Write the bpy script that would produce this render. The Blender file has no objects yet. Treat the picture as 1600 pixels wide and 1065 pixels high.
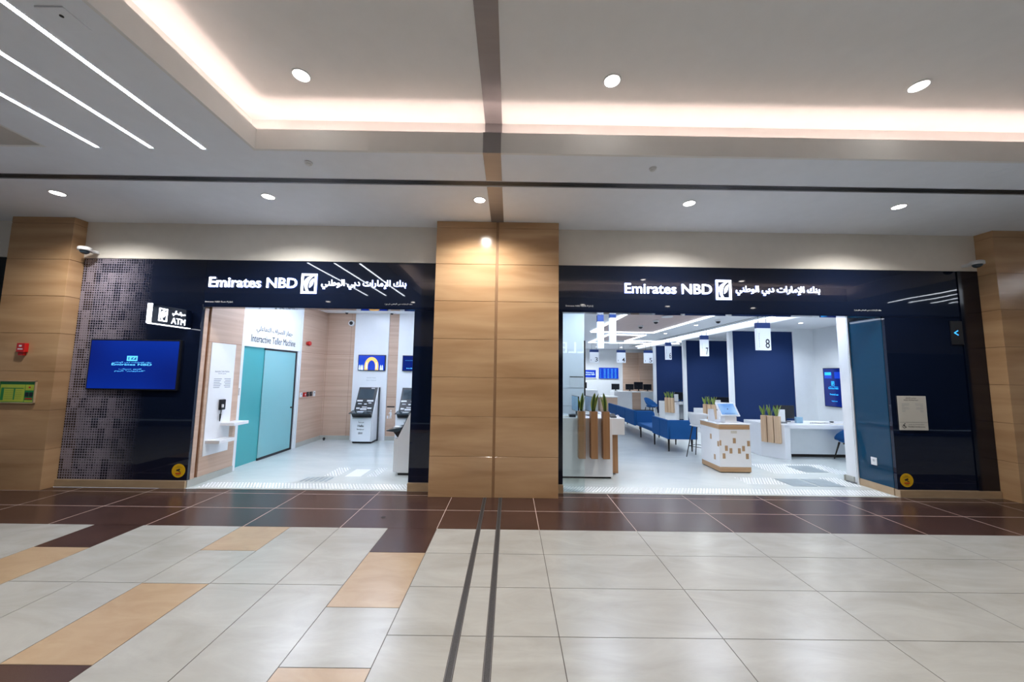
import bpy, bmesh, math, random, unicodedata
from mathutils import Vector, Matrix
random.seed(7)
sc = bpy.context.scene
COL = sc.collection
# ------------------------------------------------------------------ camera
F_PX, PITCH, ROLL, YAW, CAM_H = 559.7, 0.09154, 0.01406, 0.00428, 1.9035
cd = bpy.data.cameras.new('camera'); cam = bpy.data.objects.new('camera', cd); COL.objects.link(cam)
cd.sensor_fit = 'HORIZONTAL'; cd.sensor_width = 36.0; cd.lens = F_PX / 1600 * 36.0
cd.clip_start = 0.05; cd.clip_end = 200
_f = Vector((math.sin(YAW)*math.cos(PITCH), math.cos(YAW)*math.cos(PITCH), math.sin(PITCH)))
_r0 = Vector((math.cos(YAW), -math.sin(YAW), 0)); _u0 = _r0.cross(_f)
_r = math.cos(ROLL)*_r0 + math.sin(ROLL)*_u0; _u = -math.sin(ROLL)*_r0 + math.cos(ROLL)*_u0
cam.matrix_world = Matrix(((_r.x, _u.x, -_f.x, 0), (_r.y, _u.y, -_f.y, 0), (_r.z, _u.z, -_f.z, CAM_H), (0, 0, 0, 1)))
sc.camera = cam
# ------------------------------------------------------------------ light levels, world, exposure
sc.view_settings.view_transform = 'Standard'; sc.view_settings.look = 'None'
sc.view_settings.gamma = 1; sc.view_settings.exposure = 1.3; sc.view_settings.use_curve_mapping = False
sc.cycles.use_denoising = True
sc.cycles.max_bounces = 8; sc.cycles.diffuse_bounces = 4; sc.cycles.glossy_bounces = 4
sc.cycles.sample_clamp_indirect = 6.0; sc.cycles.caustics_reflective = False; sc.cycles.caustics_refractive = False
E_COVE, E_MALL_LED, E_BANK_LED, E_FILL_PANEL = 7.6, 13.0, 3.0, 10.0
W_SOFFIT, W_RECESS, W_BANK = 92.0, 54.0, 66.0
w = bpy.data.worlds.new('mall_ambient'); sc.world = w; w.use_nodes = True
w.node_tree.nodes['Background'].inputs[0].default_value = (0.62, 0.80, 1.0, 1)
w.node_tree.nodes['Background'].inputs[1].default_value = 0.7

# ------------------------------------------------------------------ colour and materials
def lin(c):
    return tuple(((v/255)/12.92 if v/255 <= .04045 else ((v/255+.055)/1.055)**2.4) for v in c)
def new_mat(name):
    m = bpy.data.materials.new(name); m.use_nodes = True
    nt = m.node_tree; b = nt.nodes['Principled BSDF']
    return m, nt, b
def N(nt, t, **kw):
    n = nt.nodes.new(t)
    for k, v in kw.items(): setattr(n, k, v)
    return n
def mat(name, rgb, rough=.5, metal=0, var=.06, scale=(3, 3, 3), nscale=2.0, spec=.5, bump=0, coat=0, detail=4):
    m, nt, b = new_mat(name); c = lin(rgb)
    tc = N(nt, 'ShaderNodeTexCoord'); mp = N(nt, 'ShaderNodeMapping'); mp.inputs['Scale'].default_value = scale
    no = N(nt, 'ShaderNodeTexNoise'); no.inputs['Scale'].default_value = nscale; no.inputs['Detail'].default_value = detail
    nt.links.new(tc.outputs['Object'], mp.inputs[0]); nt.links.new(mp.outputs[0], no.inputs['Vector'])
    cr = N(nt, 'ShaderNodeValToRGB')
    cr.color_ramp.elements[0].position = .3; cr.color_ramp.elements[1].position = .7
    cr.color_ramp.elements[0].color = tuple(max(0, v*(1-var)) for v in c)+(1,)
    cr.color_ramp.elements[1].color = tuple(min(1, v*(1+var)) for v in c)+(1,)
    nt.links.new(no.outputs['Fac'], cr.inputs[0]); nt.links.new(cr.outputs[0], b.inputs['Base Color'])
    b.inputs['Roughness'].default_value = rough; b.inputs['Metallic'].default_value = metal
    b.inputs['Specular IOR Level'].default_value = spec; b.inputs['Coat Weight'].default_value = coat
    b.inputs['Coat Roughness'].default_value = .05
    if bump:
        bp = N(nt, 'ShaderNodeBump'); bp.inputs['Strength'].default_value = bump; bp.inputs['Distance'].default_value = .01
        nt.links.new(no.outputs['Fac'], bp.inputs['Height']); nt.links.new(bp.outputs[0], b.inputs['Normal'])
    return m
def emat(name, rgb, strength=1.0, base=None):
    m, nt, b = new_mat(name)
    b.inputs['Base Color'].default_value = (base or lin(rgb))[:3]+(1,) if base is None else base+(1,)
    b.inputs['Emission Color'].default_value = lin(rgb)+(1,); b.inputs['Emission Strength'].default_value = strength
    b.inputs['Roughness'].default_value = .4
    return m

M = {}
M['ceiling'] = mat('ceiling_paint', (236, 241, 248), .8, var=.015)
M['upper_ceiling'] = mat('ceiling_paint_warm', (230, 231, 230), .8, var=.015)
M['wall_beige'] = mat('wall_paint_beige', (234, 229, 220), .7, var=.02)
M['wall_taupe'] = mat('wall_paint_taupe', (120, 112, 104), .7, var=.02)
M['expansion'] = mat('expansion_plate_aluminium', (150, 148, 150), .42, metal=.55, var=.04, scale=(1, 8, 1))
M['grout_dark'] = mat('dark_grout', (74, 66, 62), .8)
M['pillar_joint'] = mat('pillar_joint_filler', (150, 114, 80), .6)
M['grout_light'] = mat('pale_grout', (206, 186, 176), .8)
M['black'] = mat('black_rubber', (22, 22, 24), .5)
M['charcoal'] = mat('charcoal_joint_rubber', (48, 47, 48), .55, var=.4, nscale=40)
M['white_gloss'] = mat('white_gloss_laminate', (232, 234, 238), .22, var=.01)
M['white'] = mat('white_paint', (228, 232, 236), .5, var=.012)
M['white_plastic'] = mat('white_plastic', (226, 228, 230), .35, var=.02)
M['bank_ceiling'] = mat('bank_ceiling_white', (236, 238, 242), .7, var=.01)
M['navy'] = mat('navy_fabric_panel', (0, 38, 90), .85, var=.10, nscale=60)
M['sign_navy'] = mat('sign_navy', (16, 58, 128), .5, var=.03)
M['blue_fabric'] = mat('royal_blue_upholstery', (0, 80, 144), .85, var=.10, nscale=50, bump=.05)
M['dark_metal'] = mat('dark_bronze_metal', (44, 38, 34), .4, metal=.5)
M['steel'] = mat('brushed_steel', (186, 190, 194), .3, metal=.9, var=.05, scale=(1, 12, 1))
M['grey_metal'] = mat('grey_metal', (120, 122, 126), .35, metal=.7)
M['lobby_skirt'] = mat('pale_stone_skirting', (176, 178, 172), .35, var=.05)
M['beige_stone'] = mat('beige_stone_skirting', (176, 152, 122), .3, var=.08, scale=(2, 2, 8))
M['red'] = mat('red_enamel', (190, 26, 24), .35)
M['yellow'] = mat('yellow_vinyl', (226, 178, 18), .4, var=.03)
M['ink'] = mat('black_ink', (18, 20, 30), .5)
M['grey_ink'] = mat('grey_ink', (140, 148, 156), .5)
M['paper'] = mat('off_white_notice_acrylic', (206, 204, 196), .35, var=.02)
M['screen_dark'] = mat('dark_screen_glass', (52, 66, 76), .12)
M['screen_pale'] = mat('pale_grey_screen_glass', (136, 172, 196), .12)
M['leaf_bright'] = mat('leaf_bright_green', (120, 160, 92), .45, var=.3, scale=(4, 4, 30), nscale=3)
M['monitor_black'] = mat('monitor_black_plastic', (26, 28, 34), .35)
M['leaf_green'] = mat('leaf_green', (66, 96, 48), .45, var=.35, scale=(4, 4, 30), nscale=3)
M['leaf_yellow'] = mat('leaf_yellow_edge', (186, 192, 104), .45, var=.1)
M['mauve_ceiling'] = mat('mauve_wood_ceiling', (204, 180, 174), .5, var=.05, scale=(12, .6, 1))
M['green_print'] = mat('green_print', (24, 130, 62), .4)
M['lime_print'] = mat('lime_print', (180, 196, 66), .4, var=.05)
M['led_white'] = emat('led_mall', (236, 244, 255), E_MALL_LED)
M['led_bank'] = emat('led_bank', (232, 241, 255), E_BANK_LED)
M['fill_panel'] = emat('added_fill_panel_bank', (222, 234, 255), E_FILL_PANEL)  # glow of the fill panels added on the bank ceilings
M['led_cove'] = emat('led_cove_warm', (255, 224, 212), E_COVE)
M['lamp_disc'] = emat('lamp_disc', (255, 248, 240), 9)
M['sign_white'] = emat('sign_white_lit', (238, 244, 255), 2.0)
M['painted_glow'] = emat('painted_halo_blue', (24, 70, 170), .8)
M['sign_face'] = emat('sign_face_lit', (225, 235, 248), .12)
M['screen_blue'] = None

def wood(name, c0, c1, rough, axis='x', stretch=14, scale=1.2, coat=0, spec=.5):
    m, nt, b = new_mat(name)
    tc = N(nt, 'ShaderNodeTexCoord'); mp = N(nt, 'ShaderNodeMapping')
    mp.inputs['Scale'].default_value = {'x': (.6, .6, stretch), 'z': (stretch, stretch, .6)}[axis]
    no = N(nt, 'ShaderNodeTexNoise'); no.inputs['Scale'].default_value = scale; no.inputs['Detail'].default_value = 6; no.inputs['Distortion'].default_value = .4
    nt.links.new(tc.outputs['Object'], mp.inputs[0]); nt.links.new(mp.outputs[0], no.inputs['Vector'])
    cr = N(nt, 'ShaderNodeValToRGB'); cr.color_ramp.elements[0].position = .32; cr.color_ramp.elements[1].position = .68
    cr.color_ramp.elements[0].color = lin(c0)+(1,); cr.color_ramp.elements[1].color = lin(c1)+(1,)
    nt.links.new(no.outputs['Fac'], cr.inputs[0]); nt.links.new(cr.outputs[0], b.inputs['Base Color'])
    b.inputs['Roughness'].default_value = rough; b.inputs['Coat Weight'].default_value = coat; b.inputs['Coat Roughness'].default_value = .06
    b.inputs['Specular IOR Level'].default_value = spec
    return m
M['pillar_stone'] = wood('veined_beige_pillar_stone', (176, 138, 100), (206, 170, 130), .16, 'x', 5, .8, spec=.55)
M['lobby_wood'] = wood('pale_oak_panelling', (190, 160, 140), (206, 178, 158), .45, 'x', 16, .8)
M['oak'] = wood('oak_veneer', (150, 106, 68), (174, 130, 90), .5, 'z', 16, 1.2)
M['oak_h'] = wood('oak_veneer_band', (178, 142, 106), (198, 164, 128), .5, 'x', 16, 1.2)
M['oak_pale'] = wood('pale_oak_block', (194, 160, 128), (212, 182, 150), .5, 'z', 16, 1.2)
M['oak_inlay'] = wood('oak_inlay', (168, 136, 102), (186, 154, 120), .5, 'z', 16, 1.2)
M['floor_steel'] = mat('matt_floor_metal', (140, 152, 158), .45, metal=.2)
M['groove_wood'] = wood('dark_oak_reveal', (112, 70, 40), (140, 92, 56), .5, 'z', 10, 1)

def stone(name, c0, c1, rough, nscale=1.6, contrast=.25, coat=0, mscale=(.8, 2.2, 1)):
    m, nt, b = new_mat(name)
    tc = N(nt, 'ShaderNodeTexCoord'); mp = N(nt, 'ShaderNodeMapping'); mp.inputs['Scale'].default_value = mscale
    mp.inputs['Rotation'].default_value = (0, 0, .3)
    n1 = N(nt, 'ShaderNodeTexNoise'); n1.inputs['Scale'].default_value = nscale; n1.inputs['Detail'].default_value = 8; n1.inputs['Roughness'].default_value = .62; n1.inputs['Distortion'].default_value = .8
    nt.links.new(tc.outputs['Object'], mp.inputs[0]); nt.links.new(mp.outputs[0], n1.inputs['Vector'])
    cr = N(nt, 'ShaderNodeValToRGB'); cr.color_ramp.elements[0].position = .5-contrast; cr.color_ramp.elements[1].position = .5+contrast
    cr.color_ramp.elements[0].color = lin(c0)+(1,); cr.color_ramp.elements[1].color = lin(c1)+(1,)
    nt.links.new(n1.outputs['Fac'], cr.inputs[0]); nt.links.new(cr.outputs[0], b.inputs['Base Color'])
    b.inputs['Roughness'].default_value = rough
    return m
M['tile_cream'] = stone('cream_marble_tile', (148, 146, 140), (170, 169, 164), .26)
M['tile_beige'] = stone('beige_limestone_tile', (156, 130, 102), (174, 152, 124), .28, 3)
M['tile_brown'] = stone('brown_porcelain_tile', (54, 37, 33), (74, 52, 46), .24, 2.5)
M['bank_floor'] = stone('pale_grey_bank_floor', (190, 198, 198), (208, 214, 212), .2, .9)

def dark_glass(name, base, rough=.03, ior=1.62, wave=.0):
    m, nt, b = new_mat(name)
    b.inputs['Base Color'].default_value = lin(base)+(1,); b.inputs['Roughness'].default_value = rough; b.inputs['IOR'].default_value = ior
    if wave:
        tc = N(nt, 'ShaderNodeTexCoord'); no = N(nt, 'ShaderNodeTexNoise'); no.inputs['Scale'].default_value = .9; no.inputs['Detail'].default_value = 1
        bp = N(nt, 'ShaderNodeBump'); bp.inputs['Strength'].default_value = wave; bp.inputs['Distance'].default_value = .02
        nt.links.new(tc.outputs['Object'], no.inputs['Vector']); nt.links.new(no.outputs['Fac'], bp.inputs['Height']); nt.links.new(bp.outputs[0], b.inputs['Normal'])
    return m
M['dark_glass'] = dark_glass('midnight_back_painted_glass', (17, 27, 50), .03, 1.55, .12)
M['dark_glass_plain'] = dark_glass('midnight_glass_return', (8, 16, 34), .12, 1.5)
M['reveal_glass'] = dark_glass('deep_teal_reveal_glass', (2, 58, 88), .03, 1.5)
M['shop_dark'] = dark_glass('dark_neighbour_glazing', (18, 20, 24), .08, 1.5)

def frosted(name, rgb, transl=.5, rough=.1):
    m = bpy.data.materials.new(name); m.use_nodes = True; nt = m.node_tree; b = nt.nodes['Principled BSDF']; out = nt.nodes['Material Output']
    c = lin(rgb)
    b.inputs['Base Color'].default_value = c+(1,); b.inputs['Roughness'].default_value = rough
    tr = N(nt, 'ShaderNodeBsdfTranslucent'); tr.inputs[0].default_value = c+(1,)
    tc = N(nt, 'ShaderNodeTexCoord'); no = N(nt, 'ShaderNodeTexNoise'); no.inputs['Scale'].default_value = .5
    mr = N(nt, 'ShaderNodeMapRange'); mr.inputs['To Min'].default_value = transl-.04; mr.inputs['To Max'].default_value = transl+.04
    nt.links.new(tc.outputs['Object'], no.inputs['Vector']); nt.links.new(no.outputs['Fac'], mr.inputs['Value'])
    mx = N(nt, 'ShaderNodeMixShader'); nt.links.new(mr.outputs[0], mx.inputs[0])
    nt.links.new(b.outputs[0], mx.inputs[1]); nt.links.new(tr.outputs[0], mx.inputs[2]); nt.links.new(mx.outputs[0], out.inputs[0])
    return m
M['teal_glass'] = frosted('teal_film_glass', (98, 190, 194), .35)
M['teal_glass_door'] = frosted('pale_teal_film_glass', (160, 212, 216), .35)
def clear_glass(name):
    m = bpy.data.materials.new(name); m.use_nodes = True; nt = m.node_tree; out = nt.nodes['Material Output']
    nt.nodes.remove(nt.nodes['Principled BSDF'])
    fr = N(nt, 'ShaderNodeFresnel'); fr.inputs[0].default_value = 1.6
    tr = N(nt, 'ShaderNodeBsdfTransparent'); tr.inputs[0].default_value = (.90, .96, .96, 1)
    gl = N(nt, 'ShaderNodeBsdfGlossy'); gl.inputs['Roughness'].default_value = .01
    mx = N(nt, 'ShaderNodeMixShader'); nt.links.new(fr.outputs[0], mx.inputs[0]); nt.links.new(tr.outputs[0], mx.inputs[1]); nt.links.new(gl.outputs[0], mx.inputs[2])
    nt.links.new(mx.outputs[0], out.inputs[0]); return m
M['clear_glass'] = clear_glass('clear_storefront_glass')

def screen_mat(name, c0, c1, strength=1.0, scale=.8):
    m, nt, b = new_mat(name)
    tc = N(nt, 'ShaderNodeTexCoord'); no = N(nt, 'ShaderNodeTexNoise'); no.inputs['Scale'].default_value = scale; no.inputs['Detail'].default_value = 0
    cr = N(nt, 'ShaderNodeValToRGB'); cr.color_ramp.elements[0].position = .35; cr.color_ramp.elements[1].position = .65
    cr.color_ramp.elements[0].color = lin(c0)+(1,); cr.color_ramp.elements[1].color = lin(c1)+(1,)
    nt.links.new(tc.outputs['Object'], no.inputs['Vector']); nt.links.new(no.outputs['Fac'], cr.inputs[0]); nt.links.new(cr.outputs[0], b.inputs['Emission Color'])
    b.inputs['Emission Strength'].default_value = strength; b.inputs['Base Color'].default_value = (.005, .005, .01, 1); b.inputs['Roughness'].default_value = .15
    return m
M['tv_blue'] = screen_mat('tv_blue_picture', (4, 28, 112), (4, 48, 158), .45)
M['tv_cyan'] = emat('tv_cyan_lettering', (90, 190, 250), .45)
M['scr_royal'] = screen_mat('royal_blue_picture', (14, 56, 196), (20, 76, 220), .45)
M['scr_deep'] = screen_mat('deep_blue_picture', (2, 26, 108), (4, 36, 130), .45)
M['scr_white'] = emat('screen_white', (200, 225, 250), .45)
M['scr_gold'] = emat('screen_gold', (222, 168, 92), .45)
M['scr_cyan'] = emat('screen_cyan', (40, 170, 245), .45)
M['scr_sky'] = screen_mat('tablet_sky_picture', (96, 150, 220), (160, 200, 240), .45, 4)
M['arrow_blue'] = emat('arrow_blue_lit', (50, 150, 230), .8)

def halftone():
    m, nt, b = new_mat('halftone_printed_glass')
    L = nt.links.new
    tc = N(nt, 'ShaderNodeTexCoord'); sp = N(nt, 'ShaderNodeSeparateXYZ'); L(tc.outputs['Object'], sp.inputs[0])
    def math_(op, a, b_=None, c=None):
        n = N(nt, 'ShaderNodeMath', operation=op)
        for i, v in enumerate((a, b_, c)):
            if v is None: continue
            if isinstance(v, (int, float)): n.inputs[i].default_value = v
            else: L(v, n.inputs[i])
        return n.outputs[0]
    P = .0405
    u = math_('DIVIDE', sp.outputs['X'], P); v = math_('DIVIDE', sp.outputs['Z'], P)
    def dist(a): return math_('ABSOLUTE', math_('SUBTRACT', math_('FRACT', a), .5))
    d = math_('MAXIMUM', dist(u), dist(v))
    cb = N(nt, 'ShaderNodeCombineXYZ'); L(math_('FLOOR', math_('DIVIDE', u, 3)), cb.inputs[0]); L(math_('FLOOR', math_('DIVIDE', v, 4)), cb.inputs[2])
    wn = N(nt, 'ShaderNodeTexNoise'); wn.inputs['Scale'].default_value = .83; wn.inputs['Detail'].default_value = 1; L(cb.outputs[0], wn.inputs['Vector'])
    cb2 = N(nt, 'ShaderNodeCombineXYZ'); L(math_('FLOOR', u), cb2.inputs[0]); L(math_('FLOOR', v), cb2.inputs[2])
    wn2 = N(nt, 'ShaderNodeTexWhiteNoise'); L(cb2.outputs[0], wn2.inputs['Vector'])
    size = math_('ADD', math_('MULTIPLY', math_('SUBTRACT', wn.outputs['Fac'], .26), .95), math_('MULTIPLY', wn2.outputs['Value'], .09))
    size = math_('MINIMUM', math_('MAXIMUM', size, .12), .37)
    dot = math_('LESS_THAN', d, size)
    # the print itself fades out towards the doorway side of the panel
    nf = N(nt, 'ShaderNodeTexNoise'); nf.inputs['Scale'].default_value = 1.4; L(tc.outputs['Object'], nf.inputs['Vector'])
    xx = math_('ADD', sp.outputs['X'], math_('MULTIPLY', math_('SUBTRACT', nf.outputs['Fac'], .5), .35))
    fade = N(nt, 'ShaderNodeMapRange', interpolation_type='SMOOTHSTEP'); L(xx, fade.inputs['Value'])
    fade.inputs['From Min'].default_value = -.62; fade.inputs['From Max'].default_value = .26; fade.inputs['To Min'].default_value = 1; fade.inputs['To Max'].default_value = 0
    k = math_('MULTIPLY', fade.outputs[0], math_('SUBTRACT', 1, dot))
    mx = N(nt, 'ShaderNodeMixRGB'); L(k, mx.inputs[0]); mx.inputs[1].default_value = lin((17, 25, 45))+(1,); mx.inputs[2].default_value = lin((140, 133, 146))+(1,)
    L(mx.outputs[0], b.inputs['Base Color']); b.inputs['Roughness'].default_value = .04; b.inputs['IOR'].default_value = 1.6
    return m
M['halftone'] = halftone()

# ------------------------------------------------------------------ arabic shaping (joined letter forms)
_forms = {}
for cp in list(range(0xFE70, 0xFEFD)):
    try: dec = unicodedata.decomposition(chr(cp)).split()
    except Exception: dec = []
    if len(dec) == 2 and dec[0] in ('<initial>', '<medial>', '<final>', '<isolated>'):
        _forms.setdefault(chr(int(dec[1], 16)), {})[dec[0][1:-1]] = chr(cp)
_lam = {'\u0627': ('\uFEFB', '\uFEFC'), '\u0623': ('\uFEF7', '\uFEF8'), '\u0625': ('\uFEF9', '\uFEFA'), '\u0622': ('\uFEF5', '\uFEF6')}
def arabic(s):
    out, i, prev = [], 0, False
    while i < len(s):
        ch = s[i]
        if 0x64B <= ord(ch) <= 0x652: i += 1; continue
        nx = s[i+1] if i+1 < len(s) else ''
        if ch == '\u0644' and nx in _lam:
            out.append(_lam[nx][1 if prev else 0]); prev = False; i += 2; continue
        f = _forms.get(ch)
        if not f: out.append(ch); prev = False; i += 1; continue
        j = i+1
        while j < len(s) and 0x64B <= ord(s[j]) <= 0x652: j += 1
        nf = _forms.get(s[j]) if j < len(s) else None
        join_next = 'initial' in f and nf is not None and 'final' in nf
        if prev and join_next and 'medial' in f: out.append(f['medial'])
        elif prev and 'final' in f: out.append(f['final'])
        elif join_next: out.append(f['initial'])
        else: out.append(f.get('isolated', ch))
        prev = join_next; i += 1
    return ''.join(reversed(out))
BANK_AR = arabic('بنك الإمارات دبي الوطني')

# ------------------------------------------------------------------ mesh builder
class MB:
    def __init__(s): s.bm = bmesh.new()
    def _mark(s, faces, m, smooth=False):
        for f in faces: f.material_index = m; f.smooth = smooth
    def box(s, x0, x1, y0, y1, z0, z1, m=0, bev=0, seg=2):
        x0, x1 = min(x0, x1), max(x0, x1); y0, y1 = min(y0, y1), max(y0, y1); z0, z1 = min(z0, z1), max(z0, z1)
        b = bmesh.new()
        vs = [b.verts.new((x, y, z)) for z in (z0, z1) for x, y in ((x0, y0), (x1, y0), (x1, y1), (x0, y1))]
        for q in ((3, 2, 1, 0), (4, 5, 6, 7), (0, 1, 5, 4), (1, 2, 6, 5), (2, 3, 7, 6), (3, 0, 4, 7)): b.faces.new([vs[i] for i in q])
        if bev: bmesh.ops.bevel(b, geom=b.edges[:], offset=bev, segments=seg, affect='EDGES', profile=.5)
        s.merge(b, m); return s
    def merge(s, b, m=0, smooth=False, mtx=None):
        bmesh.ops.recalc_face_normals(b, faces=b.faces[:])
        mp = {}
        for v in b.verts: mp[v] = s.bm.verts.new(mtx @ v.co if mtx else v.co)
        for f in b.faces:
            try: nf = s.bm.faces.new([mp[v] for v in f.verts])
            except ValueError: continue
            nf.material_index = m; nf.smooth = smooth
        b.free()
    def prism(s, pts, axis, a0, a1, m=0, bev=0, smooth=False):
        b = bmesh.new()
        def P(p, a): return {'x': (a, p[0], p[1]), 'y': (p[0], a, p[1]), 'z': (p[0], p[1], a)}[axis]
        A = [b.verts.new(P(p, a0)) for p in pts]; B = [b.verts.new(P(p, a1)) for p in pts]; n = len(pts)
        b.faces.new(A); b.faces.new(B[::-1])
        for i in range(n): b.faces.new((A[i], B[i], B[(i+1) % n], A[(i+1) % n]))
        bmesh.ops.recalc_face_normals(b, faces=b.faces[:])
        if bev: bmesh.ops.bevel(b, geom=b.edges[:], offset=bev, segments=2, affect='EDGES', profile=.5)
        s.merge(b, m, smooth); return s
    def tube(s, p0, p1, r0, r1=None, m=0, seg=16, smooth=True):
        r1 = r0 if r1 is None else r1; p0, p1 = Vector(p0), Vector(p1); d = (p1-p0).normalized()
        a = d.cross(Vector((0, 0, 1)) if abs(d.z) < .9 else Vector((1, 0, 0))).normalized(); c = d.cross(a)
        b = bmesh.new(); A, B = [], []
        for i in range(seg):
            t = 2*math.pi*i/seg; v = a*math.cos(t)+c*math.sin(t)
            A.append(b.verts.new(p0+v*r0)); B.append(b.verts.new(p1+v*r1))
        b.faces.new(A); b.faces.new(B[::-1])
        for i in range(seg): b.faces.new((A[i], B[i], B[(i+1) % seg], A[(i+1) % seg]))
        bmesh.ops.recalc_face_normals(b, faces=b.faces[:])
        s.merge(b, m, False)
        if smooth:
            s.bm.faces.ensure_lookup_table()
            for f in s.bm.faces[-seg:]: f.smooth = True
        return s
    def ring(s, c, r0, r1, h, m=0, seg=32):      # flat annulus, axis z
        b = bmesh.new(); c = Vector(c); V = []
        for i in range(seg):
            t = 2*math.pi*i/seg; d = Vector((math.cos(t), math.sin(t), 0))
            V.append([b.verts.new(c+d*r0), b.verts.new(c+d*r1), b.verts.new(c+d*r1+Vector((0, 0, h))), b.verts.new(c+d*r0+Vector((0, 0, h)))])
        for i in range(seg):
            A, B = V[i], V[(i+1) % seg]
            for k in range(4): b.faces.new((A[k], A[(k+1) % 4], B[(k+1) % 4], B[k]))
        s.merge(b, m); return s
    def dome(s, c, r, m=0, squash=1.0, seg=20, rings=8, down=True):
        b = bmesh.new(); bmesh.ops.create_uvsphere(b, u_segments=seg, v_segments=rings*2, radius=r)
        bmesh.ops.bisect_plane(b, geom=b.verts[:]+b.edges[:]+b.faces[:], plane_co=(0, 0, 0), plane_no=(0, 0, 1), clear_outer=down, clear_inner=not down)
        for v in b.verts: v.co.z *= squash
        s.merge(b, m, True, Matrix.Translation(c)); return s
    def ball(s, c, r, m=0, sc3=(1, 1, 1)):
        b = bmesh.new(); bmesh.ops.create_uvsphere(b, u_segments=20, v_segments=12, radius=r)
        for v in b.verts: v.co = Vector((v.co.x*sc3[0], v.co.y*sc3[1], v.co.z*sc3[2]))
        s.merge(b, m, True, Matrix.Translation(c)); return s
    def grid(s, rows, m=0, smooth=True, thick=0):   # rows of equal point lists -> sheet, optionally solidified
        b = bmesh.new(); R = [[b.verts.new(p) for p in r] for r in rows]
        for i in range(len(R)-1):
            for j in range(len(R[0])-1): b.faces.new((R[i][j], R[i+1][j], R[i+1][j+1], R[i][j+1]))
        if thick:
            bmesh.ops.recalc_face_normals(b, faces=b.faces[:])
            bmesh.ops.solidify(b, geom=b.faces[:], thickness=thick)
        s.merge(b, m, smooth); return s
    def poly(s, pts, m=0):
        vs = [s.bm.verts.new(p) for p in pts]; f = s.bm.faces.new(vs); f.material_index = m; return s
    def flat(s, pts2, org, u, v, depth=.002, m=0):    # outline (2-D points) in the plane org,u,v, given real thickness along the normal
        u, v = Vector(u), Vector(v); n = u.cross(v); org = Vector(org); b = bmesh.new()
        A = [b.verts.new(org+u*p[0]+v*p[1]) for p in pts2]; B = [b.verts.new(w_.co+n*depth) for w_ in A]; k = len(A)
        b.faces.new(A); b.faces.new(B[::-1])
        for i in range(k): b.faces.new((A[i], B[i], B[(i+1) % k], A[(i+1) % k]))
        s.merge(b, m); return s
    def rect(s, a0, a1, b0, b1, org, u, v, depth=.002, m=0): return s.flat([(a0, b0), (a1, b0), (a1, b1), (a0, b1)], org, u, v, depth, m)
    def text(s, body, cx, cy, w_, h, org, u, v, depth=.002, m=0, off=0.0):
        cu = bpy.data.curves.new('lettering', 'FONT'); cu.body = body; cu.offset = off; cu.resolution_u = 3
        cu.extrude = .01
        o = bpy.data.objects.new('lettering', cu); COL.objects.link(o)
        dg = bpy.context.evaluated_depsgraph_get(); me = bpy.data.meshes.new_from_object(o.evaluated_get(dg))
        bpy.data.objects.remove(o); bpy.data.curves.remove(cu)
        xs = [q.co.x for q in me.vertices]; ys = [q.co.y for q in me.vertices]
        if not xs: return s
        x0, x1, y0, y1 = min(xs), max(xs), min(ys), max(ys); kx = w_/(x1-x0); ky = (h/(y1-y0)) if h else kx
        u, v = Vector(u), Vector(v); n = u.cross(v); org = Vector(org)
        vs = [s.bm.verts.new(org+u*((q.co.x-(x0+x1)/2)*kx+cx)+v*((q.co.y-(y0+y1)/2)*ky+cy)+n*(depth if q.co.z > 0 else 0)) for q in me.vertices]
        for p in me.polygons:
            try: f = s.bm.faces.new([vs[i] for i in p.vertices]); f.material_index = m
            except ValueError: pass
        bpy.data.meshes.remove(me); return s

def link_mesh(name, mb, mats, parent=None, origin=None):
    me = bpy.data.meshes.new(name)
    if not isinstance(mats, (list, tuple)): mats = [mats]
    org = Vector(origin) if origin is not None else Vector((0, 0, 0))
    if parent is not None and origin is None:
        org = parent['_w'] if '_w' in parent else Vector((0, 0, 0)); org = Vector(org)
    bmesh.ops.translate(mb.bm, verts=mb.bm.verts[:], vec=-org)
    mb.bm.to_mesh(me); mb.bm.free()
    for m in mats: me.materials.append(M[m] if isinstance(m, str) else m)
    o = bpy.data.objects.new(name, me); COL.objects.link(o)
    if parent is not None: o.parent = parent; WORG[o.name] = tuple(org)
    else: o.location = org; WORG[o.name] = tuple(org)
    return o
WORG = {}
def thing(name, label, cat, loc, group=None):
    o = bpy.data.objects.new(name, None); COL.objects.link(o); o.location = loc; o.empty_display_size = .1
    o['label'] = label; o['category'] = cat
    if group: o['group'] = group
    WORG[o.name] = tuple(loc); return o
def part(name, mb, mats, parent, label=None):        # geometry given in world coordinates of the first instance
    o = link_mesh(name, mb, mats, parent, origin=WORG[parent.name])
    if label: o['label'] = label
    return o
def solo(name, mb, mats, label, cat, group=None, kind=None, origin=None):
    if origin is None:
        vs = [v.co for v in mb.bm.verts]
        origin = ((min(v.x for v in vs)+max(v.x for v in vs))/2, (min(v.y for v in vs)+max(v.y for v in vs))/2, min(v.z for v in vs))
    o = link_mesh(name, mb, mats, None, origin)
    o['label'] = label; o['category'] = cat
    if group: o['group'] = group
    if kind: o['kind'] = kind
    return o
def struct(name, mb, mats, label, cat):
    return solo(name, mb, mats, label, cat, kind='structure', origin=(0, 0, 0))
def kids(o): return [c for c in bpy.data.objects if c.parent == o]
def dup(root, loc, rz=None, label=None, group=None):
    r = root.copy(); COL.objects.link(r); r.location = loc
    if rz is not None: r.rotation_euler = (0, 0, rz)
    if label: r['label'] = label
    if group: r['group'] = group
    for ch in kids(root):
        c = ch.copy(); COL.objects.link(c); c.parent = r
        for g in kids(ch):
            d = g.copy(); COL.objects.link(d); d.parent = c
    return r
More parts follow.
